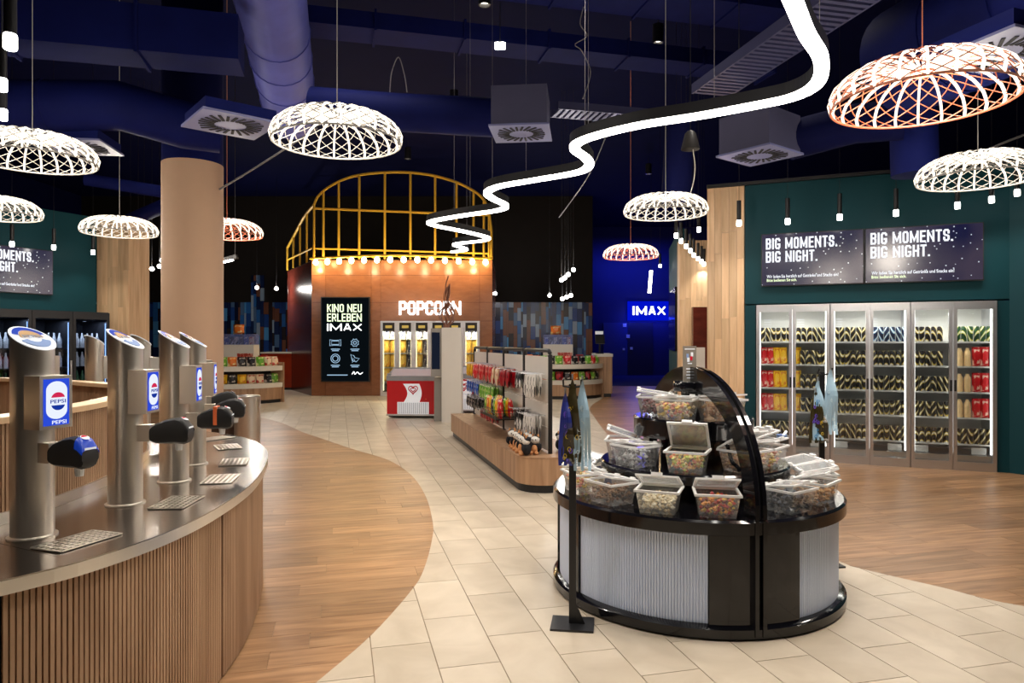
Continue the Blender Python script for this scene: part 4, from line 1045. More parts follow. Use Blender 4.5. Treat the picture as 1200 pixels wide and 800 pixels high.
# ---- gondola
GN = Vector((.055, 7.5, 0)); 
gon = thing('snack_gondola', (GN.x, GN.y, 0), GR, 'low oak plinth display with black uprights and white pegboard panels', 'display shelf')
GLN, GWD = 4.5, .76                        # local x = u (width), y = v (length)
def stadium(x0, x1, y0, y1, r, n=10):      # rounded near corners
    P = []
    for i in range(n + 1): q = PI + PI / 2 * i / n; P.append((x0 + r + r * math.cos(q), y0 + r + r * math.sin(q)))
    for i in range(n + 1): q = 1.5 * PI + PI / 2 * i / n; P.append((x1 - r + r * math.cos(q), y0 + r + r * math.sin(q)))
    return P + [(x1, y1), (x0, y1)]
MB().prism(stadium(.03, GWD - .03, .03 - .22, GLN - .03, .28), 0, .085).build('kick_base', BLACK, gon)
MB().prism(stadium(0, GWD, -.22, GLN, .3), .086, .366).build('plinth_body', OAKPANEL, gon, True)
MB().prism(stadium(-.004, GWD + .004, -.224, GLN, .302), .3665, .378).build('plinth_top', OAKPANEL, gon)
fr = [(.03, 1.08), (1.11, 2.17), (2.2, 3.26), (3.29, 4.35)]
PEG = pm('peg_panel_white', srgb(226, 220, 212), .5, var=.02)
for y0, y1 in fr:
    zt = 1.50; rc = .07; pts = [(GWD / 2, y0, .379)] + [(GWD / 2, y0 + rc - rc * math.cos(q), zt - rc + rc * math.sin(q)) for q in [PI / 2 * i / 5 for i in range(6)]] + [(GWD / 2, y1 - rc + rc * math.sin(q), zt - rc + rc * math.cos(q)) for q in [PI / 2 * i / 5 for i in range(6)]] + [(GWD / 2, y1, .379)]
    MB().tube(pts, .024, 8).build('upright_frame', BLACKMETAL, gon, True)
    for i in range(4):
        z0 = .40 + i * .26
        MB().bb(GWD / 2 - .009, GWD / 2 + .009, y0 + .03, y1 - .03, z0, z0 + .252).build('slat_board', PEG, gon)
def gl(u, v, z): p = GN + U * u + V * v; return Vector((p.x, p.y, z))
PEGM = MB().tube([(0, 0, 0), (-.22, 0, .0), (-.235, 0, .02)], .004, 5).mesh('peg_hook', ALU)
def peg(v, z): link('peg_hook', PEGM, gon, (GWD / 2 - .01, v, z))
def row(kind, size, v0, v1, n, ztop, label, group, depth=2, name='snack_bag', cat='snack bag', u0=.30):
    for i in range(n):
        v = v0 + (v1 - v0) * (i + .5) / n; peg(v, ztop)
        for k in range(depth):
            bag(kind, size, gl(u0 - .07 * k, v, ztop - size[1]), GR + PI / 2 + random.uniform(-.25, .1), label + ', %s from near end, %s one' % (ORD[i], ('rear', 'front')[k]), group, name, cat, R(3))
row('yellow', (.15, .22, .045), 3.75, 4.3, 3, 1.25, 'yellow top-row snack bag on the gondola', 'yellow bags on the gondola')
row('red', (.19, .25, .05), 2.35, 3.7, 6, 1.27, 'red top-row snack bag on the gondola', 'red bags on the gondola top row')
row('cream', (.2, .26, .06), 1.9, 2.35, 2, 1.26, 'cream and red top-row bag on the gondola', 'cream bags on the gondola')
row('dark red', (.18, .24, .05), 1.3, 1.85, 3, 1.25, 'dark red top-row bag on the gondola', 'dark red bags on the gondola top row')
row('blue', (.17, .21, .045), 3.3, 4.3, 5, .98, 'blue middle-row snack bag on the gondola', 'blue bags on the gondola')
row('green', (.17, .21, .045), 2.2, 3.2, 5, .97, 'green middle-row snack bag on the gondola', 'green bags on the gondola')
row('black', (.17, .19, .045), 3.2, 4.3, 5, .73, 'black bottom-row snack bag on the gondola', 'black bags on the gondola')
row('dark red', (.16, .14, .045), 2.2, 3.1, 5, .60, 'small dark red bottom-row pouch on the gondola', 'dark red pouches on the gondola')
row('white', (.13, .26, .03), .12, .6, 4, 1.24, 'white upper hanging pouch on the gondola', 'white pouches upper', 2, 'merchandise_pouch', 'pouch')
row('black white', (.13, .2, .04), .75, .98, 2, 1.24, 'black upper hanging pouch on the gondola', 'black pouches upper', 2, 'merchandise_pouch', 'pouch')
row('white', (.13, .25, .03), .12, .6, 4, .78, 'white lower hanging pouch on the gondola', 'white pouches lower', 2, 'merchandise_pouch', 'pouch')
row('black white', (.14, .26, .05), .7, 1.0, 2, .80, 'black lower hanging pouch on the gondola', 'black pouches lower', 2, 'merchandise_pouch', 'pouch')
# wire shelf with upright pouches
ws = thing('wire_basket', gl(.04, 1.2, .62), GR, 'black wire shelf basket holding bright pouches on the gondola', 'basket')
MB().bb(0, .32, 0, .95, 0, .012).build('basket_floor', BLACKMETAL, ws)
for z in (.04, .08, .12): MB().tube([(0, 0, z), (0, .95, z)], .004, 5).build('basket_wire', BLACKMETAL, ws); MB().tube([(0, 0, z), (.32, 0, z)], .004, 5).build('basket_wire', BLACKMETAL, ws)
for i in range(14): MB().tube([(0, .95 * i / 13, 0), (0, .95 * i / 13, .12)], .003, 4).build('basket_wire', BLACKMETAL, ws)
for j in range(2):
    for i, kd in enumerate(('red', 'yellow', 'green', 'black', 'yellow', 'orange', 'green')):
        bag(kd, (.115, .25, .07), gl(.11 + .13 * j, 1.27 + .128 * i, .633), GR + PI / 2 + random.uniform(-.3, .3), 'bright %s pouch in the wire basket, %s from near end, %s row' % (kd, ORD[i], ('front', 'rear')[j]), kd + ' pouches in the wire basket', 'snack_pouch', 'pouch')
# plush toys on the plinth
PLW, PLB = pm('plush_white', srgb(230, 226, 220), .9, bump=.4, scale=30), pm('plush_black', srgb(24, 24, 30), .9, bump=.4, scale=30); PLT = pm('plush_tan', srgb(210, 150, 100), .9, bump=.4, scale=30)
def ell(c, r, n=10): 
    mb = MB(); mb.lathe([(math.sin(PI * i / n) + .0005, -math.cos(PI * i / n)) for i in range(n + 1)], 14)
    mb.v = [(c[0] + v[0] * r[0], c[1] + v[1] * r[1], c[2] + v[2] * r[2]) for v in mb.v]; return mb
PLP = [('body', PLB, (0, 0, .065), (.055, .05, .065)), ('belly', PLT, (0, -.022, .06), (.04, .035, .052)), ('head', PLW, (0, -.005, .155), (.05, .046, .045)), ('ear', PLT, (-.03, 0, .195), (.012, .009, .026)), ('ear', PLT, (.03, 0, .195), (.012, .009, .026)), ('cap', PLB, (0, .006, .172), (.047, .045, .032)), ('arm', PLB, (-.056, -.02, .085), (.02, .024, .04)), ('arm', PLB, (.056, -.02, .085), (.02, .024, .04)), ('foot', PLT, (-.03, -.055, .02), (.022, .026, .02)), ('foot', PLT, (.03, -.055, .02), (.022, .026, .02)), ('eye', PLB, (-.018, -.048, .16), (.007, .006, .008)), ('eye', PLB, (.018, -.048, .16), (.007, .006, .008))]
PLM = [(n_, ell(c, r).mesh(n_, m_, True)) for n_, m_, c, r in PLP]
for k, (u, v) in enumerate(((.10, -.02), (.10, .14), (.11, .30), (.12, .47), (.1, .62), (.22, .05), (.23, .22), (.24, .40))):
    t = thing('plush_toy', gl(u, v, .3785), GR - R(50) + random.uniform(-1.2, .9), 'small black, white and tan plush toy on the oak plinth, %s of the %s row' % (ORD[k if k < 5 else k - 5], 'front' if k < 5 else 'rear'), 'toy', 'plush toys on the plinth')
    for n_, me in PLM: link(n_, me, t)
for k, v in enumerate((.1, .25)):
    t = thing('plush_toy', gl(.56, v, .3785), GR + R(40), '%s plush toy on the hidden rear side of the gondola plinth' % ('nearer', 'farther')[k], 'toy', 'plush toys behind the gondola')
    for n_, me in PLM: link(n_, me, t)

# ================================================================== DRINK COOLERS IN THE RIGHT WALL
CANM = None
def canmat(name, a, b_, sp=(230, 226, 214)):
    m, n, b = newmat(name); N = n.nodes; L = n.links
    tc = N.new('ShaderNodeTexCoord'); mp = N.new('ShaderNodeMapping'); mp.inputs['Rotation'].default_value = (0, R(28), R(20)); L.new(tc.outputs['Object'], mp.inputs[0])
    wv = N.new('ShaderNodeTexWave'); wv.inputs['Scale'].default_value = 6; wv.inputs['Distortion'].default_value = 3; wv.inputs['Detail'].default_value = 1; L.new(mp.outputs[0], wv.inputs['Vector'])
    rp_ = N.new('ShaderNodeValToRGB'); rp_.color_ramp.interpolation = 'CONSTANT'; e = rp_.color_ramp.elements; e[0].color = c4(srgb(*a)); e[1].color = c4(srgb(*b_)); e[1].position = .76; q = e.new(.95); q.color = c4(srgb(*sp))
    L.new(wv.outputs['Fac'], rp_.inputs[0]); L.new(rp_.outputs[0], b.inputs['Base Color']); b.inputs['Roughness'].default_value = .35; b.inputs['Metallic'].default_value = .2
    return m
CAN = canmat('can_print_black_yellow', (28, 22, 24), (206, 180, 60)); CANB = canmat('can_print_blue', (24, 34, 64), (120, 170, 210)); CANG = canmat('can_print_green', (30, 70, 40), (200, 200, 70))
def canprof(mat, nm): return MB().lathe([(.0005, 0), (.027, 0), (.032, .008), (.032, .172), (.026, .186), (.026, .19), (.0005, .19)], 14).mesh(nm, mat, True)
CANS = {'black and yellow': canprof(CAN, 'drink_can'), 'blue': canprof(CANB, 'drink_can'), 'green and black': canprof(CANG, 'drink_can')}
UW = CL / 3
SHZ = [1.60, 1.29, .966, .645, .315]
INNER = pm('cooler_inner_white', (.58, .58, .56), .4, var=.02)
def make_cooler():
    t = thing('drink_cooler', (0, 0, 0), 0, 'x', 'cooler'); W_, H_, Dp = UW - .006, CHt, .68
    b = MB(); b.bb(0, .03, .05, Dp, 0, H_); b.bb(W_ - .03, W_, .05, Dp, 0, H_); b.bb(.03, W_ - .03, .05, Dp, H_ - .06, H_); b.bb(.03, W_ - .03, .05, Dp, 0, .18)
    b.build('body', ALU, t)
    MB().bb(.03, W_ - .03, Dp - .02, Dp, .18, H_ - .06).build('back_liner', INNER, t)
    for z in SHZ: MB().bb(.035, W_ - .035, .12, Dp - .03, z - .02, z).build('shelf', INNER, t)
    for x in (.036, W_ / 2 - .01, W_ - .056): MB().bb(x, x + .02, .06, .075, .2, H_ - .08).build('light_strip', LEDCOOL, t)
    MB().bb(.05, W_ - .05, .2, .4, H_ - .075, H_ - .061).build('top_light', LEDCOOL, t)
    for x in (.07, W_ / 2 + .05): 
        for i in range(4): MB().bb(x, x + .1, Dp - .03, Dp - .021, 1.80 + i * .035, 1.815 + i * .035).build('vent_slat', ALU, t)
    for k in range(2):
        x0 = k * W_ / 2 + .002; x1 = (k + 1) * W_ / 2 - .002; s = .042
        f = MB(); f.bb(x0, x0 + s, -.012, .035, .0, H_); f.bb(x1 - s, x1, -.012, .035, .0, H_); f.bb(x0 + s, x1 - s, -.012, .035, H_ - .10, H_); f.bb(x0 + s, x1 - s, -.012, .035, .0, .11)
        d = f.build('door', ALU, t)
        MB().bb(x0 + s, x1 - s, .008, .014, .11, H_ - .10).build('glass_pane', GLASS, d)
        hx = x1 - s / 2 if k == 0 else x0 + s / 2
        MB().bb(hx - .012, hx + .012, -.02, -.0121, .98, 1.12).build('handle', BLACK, d)
        MB().bb(x0 + s + .01 + (.17 if k else 0), x0 + s + .17 + (.17 if k else 0), .15, .16, .185, .27).build('drip_box', INNER, t)
    return t
ck = make_cooler(); clab = ['steel two-door drink cooler nearest the oak pier', 'middle steel two-door drink cooler in the teal wall', 'right steel two-door drink cooler with pale bottles']
for k in range(3):
    p = wr(k * UW + .003, .03, 0)
    if k == 0: ck.location = p; ck.rotation_euler = (0, 0, CRZ); ck['label'] = clab[0]; ck['group'] = 'built-in drink coolers'
    else: copy_tree(ck, p, CRZ, clab[k], 'built-in drink coolers')
    a = lamp('AREA', 'cooler_light', wr((k + .5) * UW, -.12, 1.95), 7, (1, .95, .86), rot=(0, 0, CRZ), sx=.7, sy=.25)
shn = ['top', 'second', 'third', 'fourth', 'bottom']; dn_ = ['first', 'second', 'third', 'fourth', 'fifth', 'sixth']
BOT = {k: MB().lathe([(.0005, 0), (.037, 0), (.04, .01), (.04, .15), (.034, .185), (.02, .205), (.02, .225), (.0005, .225)], 14).mesh('juice_bottle', pm('juice_' + k, c, .3, var=.12, scale=20), True) for k, c in (('pale', srgb(242, 206, 150)), ('red', srgb(206, 44, 40)))}
def canrow(door, sh, s0, n, kind='black and yellow', pitch=.067):
    for i in range(n):
        p = wr(s0 + pitch * i, -.13, SHZ[sh] + .0005)
        link('drink_can', CANS[kind], None, p, random.uniform(0, 6), '%s drink can, %s from left, %s shelf, %s cooler door' % (kind, ORD[i], shn[sh], dn_[door]), 'drink can', 'cans, door %d shelf %d' % (door + 1, sh + 1))
for door in range(6):
    s0 = (door // 2) * UW + (door % 2) * (UW - .006) / 2 + .082
    for sh in range(5):
        if door == 0 and sh in (1, 2, 3):
            for i, kd in enumerate(('red', 'red', 'yellow', 'yellow')):
                bag(kd, (.1, .24, .07), wr(s0 + .02 + .083 * i, -.16, SHZ[sh] + .002), CRZ + R(8), '%s %s snack bag on the %s shelf behind the first cooler door' % (('left', 'right')[i % 2], kd, shn[sh]), '%s bags, first cooler door, %s shelf' % (kd, shn[sh]), tilt=R(-18))
        elif door == 1 and sh in (1, 2, 3):
            bag('yellow', (.1, .24, .07), wr(s0 - .02, -.2, SHZ[sh] + .002), CRZ, 'lone yellow snack bag on the %s shelf behind the second cooler door' % shn[sh], None, tilt=R(-14))
            canrow(door, sh, s0 + .05, 5)
        elif door == 5 and sh in (1, 2, 3):
            for i in range(4):
                kd = 'pale' if i < 2 else 'red'
                if kd == 'pale': link('juice_bottle', BOT['pale'], None, wr(s0 + .02 + .085 * i, -.14, SHZ[sh] + .0005), 0, '%s pale juice bottle on the %s shelf behind the sixth cooler door' % (('left', 'right')[i % 2], shn[sh]), 'bottle', 'pale bottles, %s shelf' % shn[sh])
                else: bag('red', (.1, .24, .08), wr(s0 + .02 + .09 * i, -.14, SHZ[sh] + .001), CRZ, '%s plump red pouch on the %s shelf behind the sixth cooler door' % (('left', 'right')[i % 2], shn[sh]), 'red pouches, sixth door, %s shelf' % shn[sh], 'snack_pouch', 'pouch')
        else:
            canrow(door, sh, s0, (5 if door == 4 and sh < 2 else 6), 'black and yellow' if not (door == 5 and sh == 0) and not (door == 3 and sh == 0) else ('green and black' if door == 5 else 'blue'))
# ---- menu screens
def starmat(name, ca, cb, e):
    m, n, b = newmat(name); N = n.nodes; L = n.links; N.remove(b)
    tc = N.new('ShaderNodeTexCoord'); no = N.new('ShaderNodeTexNoise'); no.inputs['Scale'].default_value = 1.2; L.new(tc.outputs['Object'], no.inputs['Vector'])
    rp_ = N.new('ShaderNodeValToRGB'); rp_.color_ramp.elements[0].color = c4(ca); rp_.color_ramp.elements[1].color = c4(cb); rp_.color_ramp.elements[0].position = .4; rp_.color_ramp.elements[1].position = .65
    L.new(no.outputs['Fac'], rp_.inputs[0])
    vo = N.new('ShaderNodeTexVoronoi'); vo.inputs['Scale'].default_value = 16; L.new(tc.outputs['Object'], vo.inputs['Vector'])
    ls = N.new('ShaderNodeMath'); ls.operation = 'LESS_THAN'; ls.inputs[1].default_value = .13; L.new(vo.outputs['Distance'], ls.inputs[0])
    mx = N.new('ShaderNodeMix'); mx.data_type = 'RGBA'; mx.inputs[7].default_value = (.7, .75, .85, 1); L.new(ls.outputs[0], mx.inputs[0]); L.new(rp_.outputs[0], mx.inputs[6])
    em = N.new('ShaderNodeEmission'); em.inputs[1].default_value = e; L.new(mx.outputs[2], em.inputs[0])
    gl_ = N.new('ShaderNodeBsdfGlossy'); gl_.inputs['Roughness'].default_value = .2; gl_.inputs['Color'].default_value = (.06, .06, .06, 1); ad = N.new('ShaderNodeAddShader')
    L.new(em.outputs[0], ad.inputs[0]); L.new(gl_.outputs[0], ad.inputs[1]); L.new(ad.outputs[0], N['Material Output'].inputs[0])
    return m
STAR = starmat('starry_screen', srgb(20, 22, 58), srgb(64, 56, 74), .8)
def menu_screen(loc, rz, wd, ht, label, part=False):
    t = thing('menu_screen', loc, rz, label, 'screen', 'wall menu screens')
    MB().bb(0, wd, -.05, 0, 0, ht).build('screen_case', BLACK, t)
    MB().bb(.012, wd - .012, -.054, -.0505, .012, ht - .012).build('screen_face', STAR, t)
    y = -.058
    block(MB(), 'BIG MOMENTS.', .05 * wd, .70 * ht, .70 * wd, .21 * ht, y, .003).build('screen_heading', SIGNDIM, t)
    block(MB(), 'BIG NIGHT.', .05 * wd, .45 * ht, .51 * wd, .21 * ht, y, .003).build('screen_heading', SIGNDIM, t)
    text(MB(), 'Wir laden Sie herzlich auf Getränke und Snacks ein!', .06 * wd, .155 * ht, .70 * wd, .06 * ht, y, .002).build('screen_line', SIGNDIM, t)
    text(MB(), 'Bitte bedienen Sie sich.', .06 * wd, .085 * ht, .30 * wd, .055 * ht, y, .002).build('screen_line', SIGNGREEN, t)
def sline(px, off=0):
    ratio = (px - 600) / F; o_ = CW0 + Vector((CE.y, -CE.x, 0)) * off; s = (ratio * o_.y - o_.x) / (CE.x - ratio * CE.y); return s
sa, sb, sc = sline(892), sline(1013), sline(1152)
zb = EYE + (400 - 336) / F * wr(sa).y; zt_ = EYE + (400 - 275) / F * wr(sa).y
menu_screen(wr(sa, .002, zb), CRZ, sb - sa - .008, zt_ - zb, 'left starry menu screen above the cooler wall')
menu_screen(wr(sb, .002, zb), CRZ, sc - sb, zt_ - zb, 'right starry menu screen above the cooler wall')
ratio = (60 - 600) / F; s_ = (ratio * LW1.y - LW1.x) / (LE.x - ratio * LE.y); q = wl(s_)
zb2, zt2 = EYE + (400 - 346) / F * q.y, EYE + (400 - 294) / F * q.y
menu_screen(wl(s_ - 1.25, .002, zb2), LRZ, 1.25, zt2 - zb2, 'starry menu screen on the left teal wall, cut by the frame')
# ---- black coolers on the left wall
ratio = (104 - 600) / F; sR = (ratio * (LW1.y) - LW1.x) / (LE.x - ratio * LE.y) - .12
BGL = clear('dark_cooler_glass', (.75, .8, .9), .05)
def bottle_mesh(nm, mat): return MB().lathe([(.0005, 0), (.03, 0), (.032, .01), (.032, .13), (.014, .19), (.013, .23), (.0005, .235)], 12).mesh(nm, mat, True)
WBOT = bottle_mesh('water_bottle', pm('white_bottle', srgb(216, 218, 214), .35, var=.3, scale=30)); GBOT = bottle_mesh('beer_bottle', pm('green_bottle', srgb(60, 110, 60), .3))
for k in range(3):
    wd = .62; s0 = sR - wd * (k + 1); p = wl(s0, .72)
    t = thing('bottle_cooler', p, LRZ, 'black glass-door bottle cooler, %s from the oak pier' % ('first', 'second', 'third')[k], 'cooler', 'black bottle coolers')
    b = MB(); b.bb(0, .03, .03, .7, 0, 2.08); b.bb(wd - .03, wd, .03, .7, 0, 2.08); b.bb(.03, wd - .03, .03, .7, 1.95, 2.08); b.bb(.03, wd - .03, .03, .7, 0, .2); b.bb(.03, wd - .03, .67, .7, .2, 1.95); b.build('body', BLACK, t)
    f = MB(); f.bb(.003, .05, 0, .028, .1, 2.07); f.bb(wd - .05, wd - .003, 0, .028, .1, 2.07); f.bb(.05, wd - .05, 0, .028, 1.96, 2.07); f.bb(.05, wd - .05, 0, .028, .1, .2); d = f.build('door', BLACK, t)
    MB().bb(.05, wd - .05, .01, .016, .2, 1.96).build('glass_pane', BGL, d); MB().bb(wd - .045, wd - .02, -.012, -.0005, .9, 1.3).build('handle', ALU, d)
    MB().bb(wd - .046, wd - .034, .05, .06, .25, 1.9).build('light_strip', emit('cooler_blue_led', (.35, .55, 1), 2.2), t)
    for sh in range(5):
        z = .3 + sh * .3; MB().bb(.03, wd - .03, .08, .66, z - .015, z).build('shelf', BLACKMETAL, t)
        for i in range(6):
            if sh < 2: continue
            pp = wl(s0 + .09 + .085 * i, .72 - .17, z + .0005)
            link('bottle', GBOT if sh == 2 else WBOT, None, pp, 0, '%s bottle, %s from left, on the %s shelf of the %s black cooler' % ('green' if sh == 2 else 'white', ORD[i], ('middle', 'second', 'top')[sh - 2], ('first', 'second', 'third')[k]), 'bottle', 'bottles in black cooler %d shelf %d' % (k, sh))
    pl_ = wl(s0 + wd / 2, .55, 1.93); lamp('AREA', 'bottle_cooler_light', pl_, 5, (.75, .85, 1), rot=(0, 0, LRZ), sx=.4, sy=.15)

# ================================================================== POPCORN STALL
KD = 20.6
def kx(px, D=KD): return (px - 600) / F * D
def kz(py, D=KD): return EYE + (400 - py) / F * D
K0, K1 = kx(365), kx(577)
kw = K1 - K0; KH = 4.0
ks = thing('popcorn_stall', (K0, KD, 0), 0, 'copper-brown popcorn stall with a gold cage roof', 'kiosk')
cols_x = [0, .42, kx(435) - K0, kx(446) - K0, kx(562) - K0, kw]
zrow = [0, kz(376), 2.75, 3.55, KH]
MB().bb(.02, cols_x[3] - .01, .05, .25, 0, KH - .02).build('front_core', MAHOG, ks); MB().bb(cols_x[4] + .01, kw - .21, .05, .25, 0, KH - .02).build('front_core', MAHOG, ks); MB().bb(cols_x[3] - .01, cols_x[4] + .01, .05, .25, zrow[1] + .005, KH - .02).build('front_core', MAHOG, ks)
for i in range(5):
    for j in range(4):
        if i == 3 and j == 0: continue
        MB().bb(cols_x[i] + .004, cols_x[i + 1] - .004, 0, .05, zrow[j] + .004, zrow[j + 1] - .004).build('panel', COPPER, ks)
q = kx(337, 23.6) - K0
dv = Vector((q, 3.0, 0)); L_ = dv.length
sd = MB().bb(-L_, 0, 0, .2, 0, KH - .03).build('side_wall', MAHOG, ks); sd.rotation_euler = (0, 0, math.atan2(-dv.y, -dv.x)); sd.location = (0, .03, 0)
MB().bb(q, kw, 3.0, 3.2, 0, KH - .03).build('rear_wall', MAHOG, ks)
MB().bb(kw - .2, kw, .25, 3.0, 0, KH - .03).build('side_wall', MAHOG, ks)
MB().prism([(0, .05), (kw, .05), (kw, 3.2), (q, 3.1)], KH - .03, KH - .01).build('roof', BLACK, ks)
# gold cage
cg = thing('gold_cage', (K0, KD, KH), 0, 'gold arched cage frame on top of the popcorn stall', 'frame')
def gz(py): return kz(py) - KH
arc = [(368, 240), (372, 231), (381, 222), (396, 213), (410, 207.5), (421, 205), (435, 203), (450, 202), (465, 201.5), (480, 202), (495, 203.5), (512, 206.5), (535, 213.5), (555, 223.5), (566, 233), (572, 245), (575, 262), (576, 275), (576, 304)]
tubes = lambda pts, r, nm: MB().tube(pts, r, 6).build(nm, GOLD, cg)
arcp = [(kx(x) - K0, 0, gz(y)) for x, y in arc]; tubes(crom(arcp, 4, False), .04, 'arch_rail')
def arcz(x):
    for (a, _, za), (b, _, zb_) in zip(arcp, arcp[1:]):
        if a <= x <= b and b > a: return za + (zb_ - za) * (x - a) / (b - a)
    return arcp[-2][2]
for px in (368, 379, 397, 421, 451, 481, 510, 535, 555, 567, 573): x = kx(px) - K0; tubes([(x, 0, .02), (x, 0, arcz(x) if px > 368 else arcp[0][2])], .036, 'cage_bar')
tubes([(kx(368) - K0, 0, gz(244)), (kx(520) - K0, 0, gz(250)), (kx(574) - K0, 0, gz(252))], .036, 'cross_rail'); tubes([(kx(368) - K0, 0, gz(291)), (kx(574) - K0, 0, gz(297))], .028, 'cross_rail')
BQ = (q, 3.0)
a0 = Vector(arcp[0]); a1 = Vector((q, 3.0, EYE + (400 - 290) / F * 23.6 - KH))
tubes(crom([a0, a0.lerp(a1, .35) + Vector((0, 0, .12)), a0.lerp(a1, .7) + Vector((0, 0, .05)), a1], 4, False), .04, 'arch_rail')
for f in (.25, .5, .75, 1.0): p = a0.lerp(a1, f); tubes([(p.x, p.y, .0), (p.x, p.y, p.z + .1 * (1 - f))], .036, 'cage_bar')
tubes([(0, 0, gz(291)), (a1.x, a1.y, .35)], .028, 'cross_rail')
for x, y in ((380, 303), (410, 301), (440, 300)): pass
# curved bulb rail
rail = [Vector((kw * i / 24, -.15 - .75 * math.sin(PI * i / 24), KH + .02)) for i in range(25)]
bs = thing('bulb_garland', (K0, KD, 0), 0, 'curved gold rail with warm round bulbs along the popcorn stall top', 'string lights')
MB().tube(rail, .035, 6).build('rail', GOLD, bs)
BM = ell((0, 0, 0), (.075, .075, .085)).mesh('bulb', BULB, True)
for i in range(14):
    f = (i + .5) / 14 * 24; k = int(f); p = rail[k].lerp(rail[min(24, k + 1)], f - k); b_ = link('bulb', BM, bs, p - Vector((0, 0, .12)))
    if i % 2 == 0: lamp('POINT', 'bulb_light', (p.x, p.y - .0, p.z - .3), 14, (1, .74, .42), .08, bs)
for i in range(7): x = kw * (i + .5) / 7; y = -.15 - .75 * math.sin(PI * (i + .5) / 7); MB().tube([(x, y, KH + .02), (x, 0.04, KH + .02)], .02, 5).build('bracket', GOLD, bs)
# lettering
ps = thing('popcorn_sign', (0, 0, 0), 0, 'glowing white popcorn lettering on the stall front', 'sign')
xx = kx(468); block(MB(), 'POPCORN', xx, kz(369), kx(540.5) - xx, kz(353) - kz(369), KD - .10, .07).build('letters', SIGNW, ps)
MB().bb(xx, kx(540), KD - .03, KD - .001, kz(361) - .02, kz(361) + .02).build('mounting_bar', ALU, ps)
# tall poster screen
sc_ = thing('poster_screen', (kx(377), KD - .001, kz(447)), 0, 'tall black poster screen with glowing cinema lettering on the stall', 'screen')
pw_, ph_ = kx(434) - kx(377), kz(348) - kz(447)
MB().bb(0, pw_, -.10, 0, 0, ph_).build('screen_case', BLACK, sc_); MB().bb(.03, pw_ - .03, -.104, -.1005, .03, ph_ - .03).build('screen_face', emit('screen_black', srgb(12, 18, 22), .6), sc_)
y = -.11; ls = [('KINO NEU', .13, .82, .71, .095, SIGNGREEN), ('ERLEBEN', .13, .71, .71, .095, SIGNGREEN), ('IMAX', .13, .60, .71, .085, SIGNW)]
for s, x, z, w_, h, m_ in ls: block(MB(), s, x * pw_, z * ph_, w_ * pw_, h * ph_, y, .005, .2 if s == 'IMAX' else .15, 1.1 if s == 'IMAX' else .62).build('poster_heading', m_, sc_)
ICON = emit('icon_pale_blue', srgb(170, 205, 235), .8)
def ringicon(cx, cz, pts, nm='poster_icon', r=.012): MB().tube([(cx + a, y, cz + b_) for a, b_ in pts], r, 4, True).build(nm, ICON, sc_)
cx1, cx2 = .30 * pw_, .70 * pw_; cz1, cz2 = .46 * ph_, .275 * ph_
ringicon(cx1, cz1, [(-.16, .09), (-.05, .07), (.05, .07), (.16, .09), (.16, -.09), (.05, -.07), (-.05, -.07), (-.16, -.09)]); ringicon(cx1, cz1, [(-.11, .05), (.11, .05), (.11, -.05), (-.11, -.05)])
ringicon(cx2, cz1, [((.12 if i % 2 else .09) * math.cos(PI * i / 8), (.12 if i % 2 else .09) * math.sin(PI * i / 8)) for i in range(16)]); ringicon(cx2, cz1, [(.045 * math.cos(PI * i / 5), .045 * math.sin(PI * i / 5)) for i in range(10)])
ringicon(cx1, cz2, [(.13 * math.cos(PI * i / 9), .13 * math.sin(PI * i / 9)) for i in range(18)]); ringicon(cx1, cz2, [(.08 * math.cos(PI * i / 7), .08 * math.sin(PI * i / 7)) for i in range(14)])
ringicon(cx2, cz2, [(-.12, .12), (-.03, .08), (0, .02), (.13, .0), (.04, -.10), (-.08, -.06)]); ringicon(cx2, cz2, [(-.08, -.12), (.0, -.05), (-.05, .0)])
for cx, cz in ((cx1, .385), (cx2, .385), (cx1, .195), (cx2, .195)):
    for dz, w_ in ((0, .26), (-.018, .2)): MB().bb(cx - w_ / 2, cx + w_ / 2, y, y + .004, cz * ph_ + dz * ph_ - .012, cz * ph_ + dz * ph_ + .012).build('poster_caption', ICON, sc_)
MB().bb(.13 * pw_, .55 * pw_, y, y + .004, .075 * ph_, .085 * ph_).build('poster_caption', ICON, sc_)
MB().tube(crom([(.64 * pw_, y, .09 * ph_), (.68 * pw_, y, .12 * ph_), (.70 * pw_, y, .09 * ph_), (.75 * pw_, y, .115 * ph_), (.80 * pw_, y, .09 * ph_), (.86 * pw_, y, .11 * ph_)], 4, False), .014, 4).build('poster_script', SIGNW, sc_)
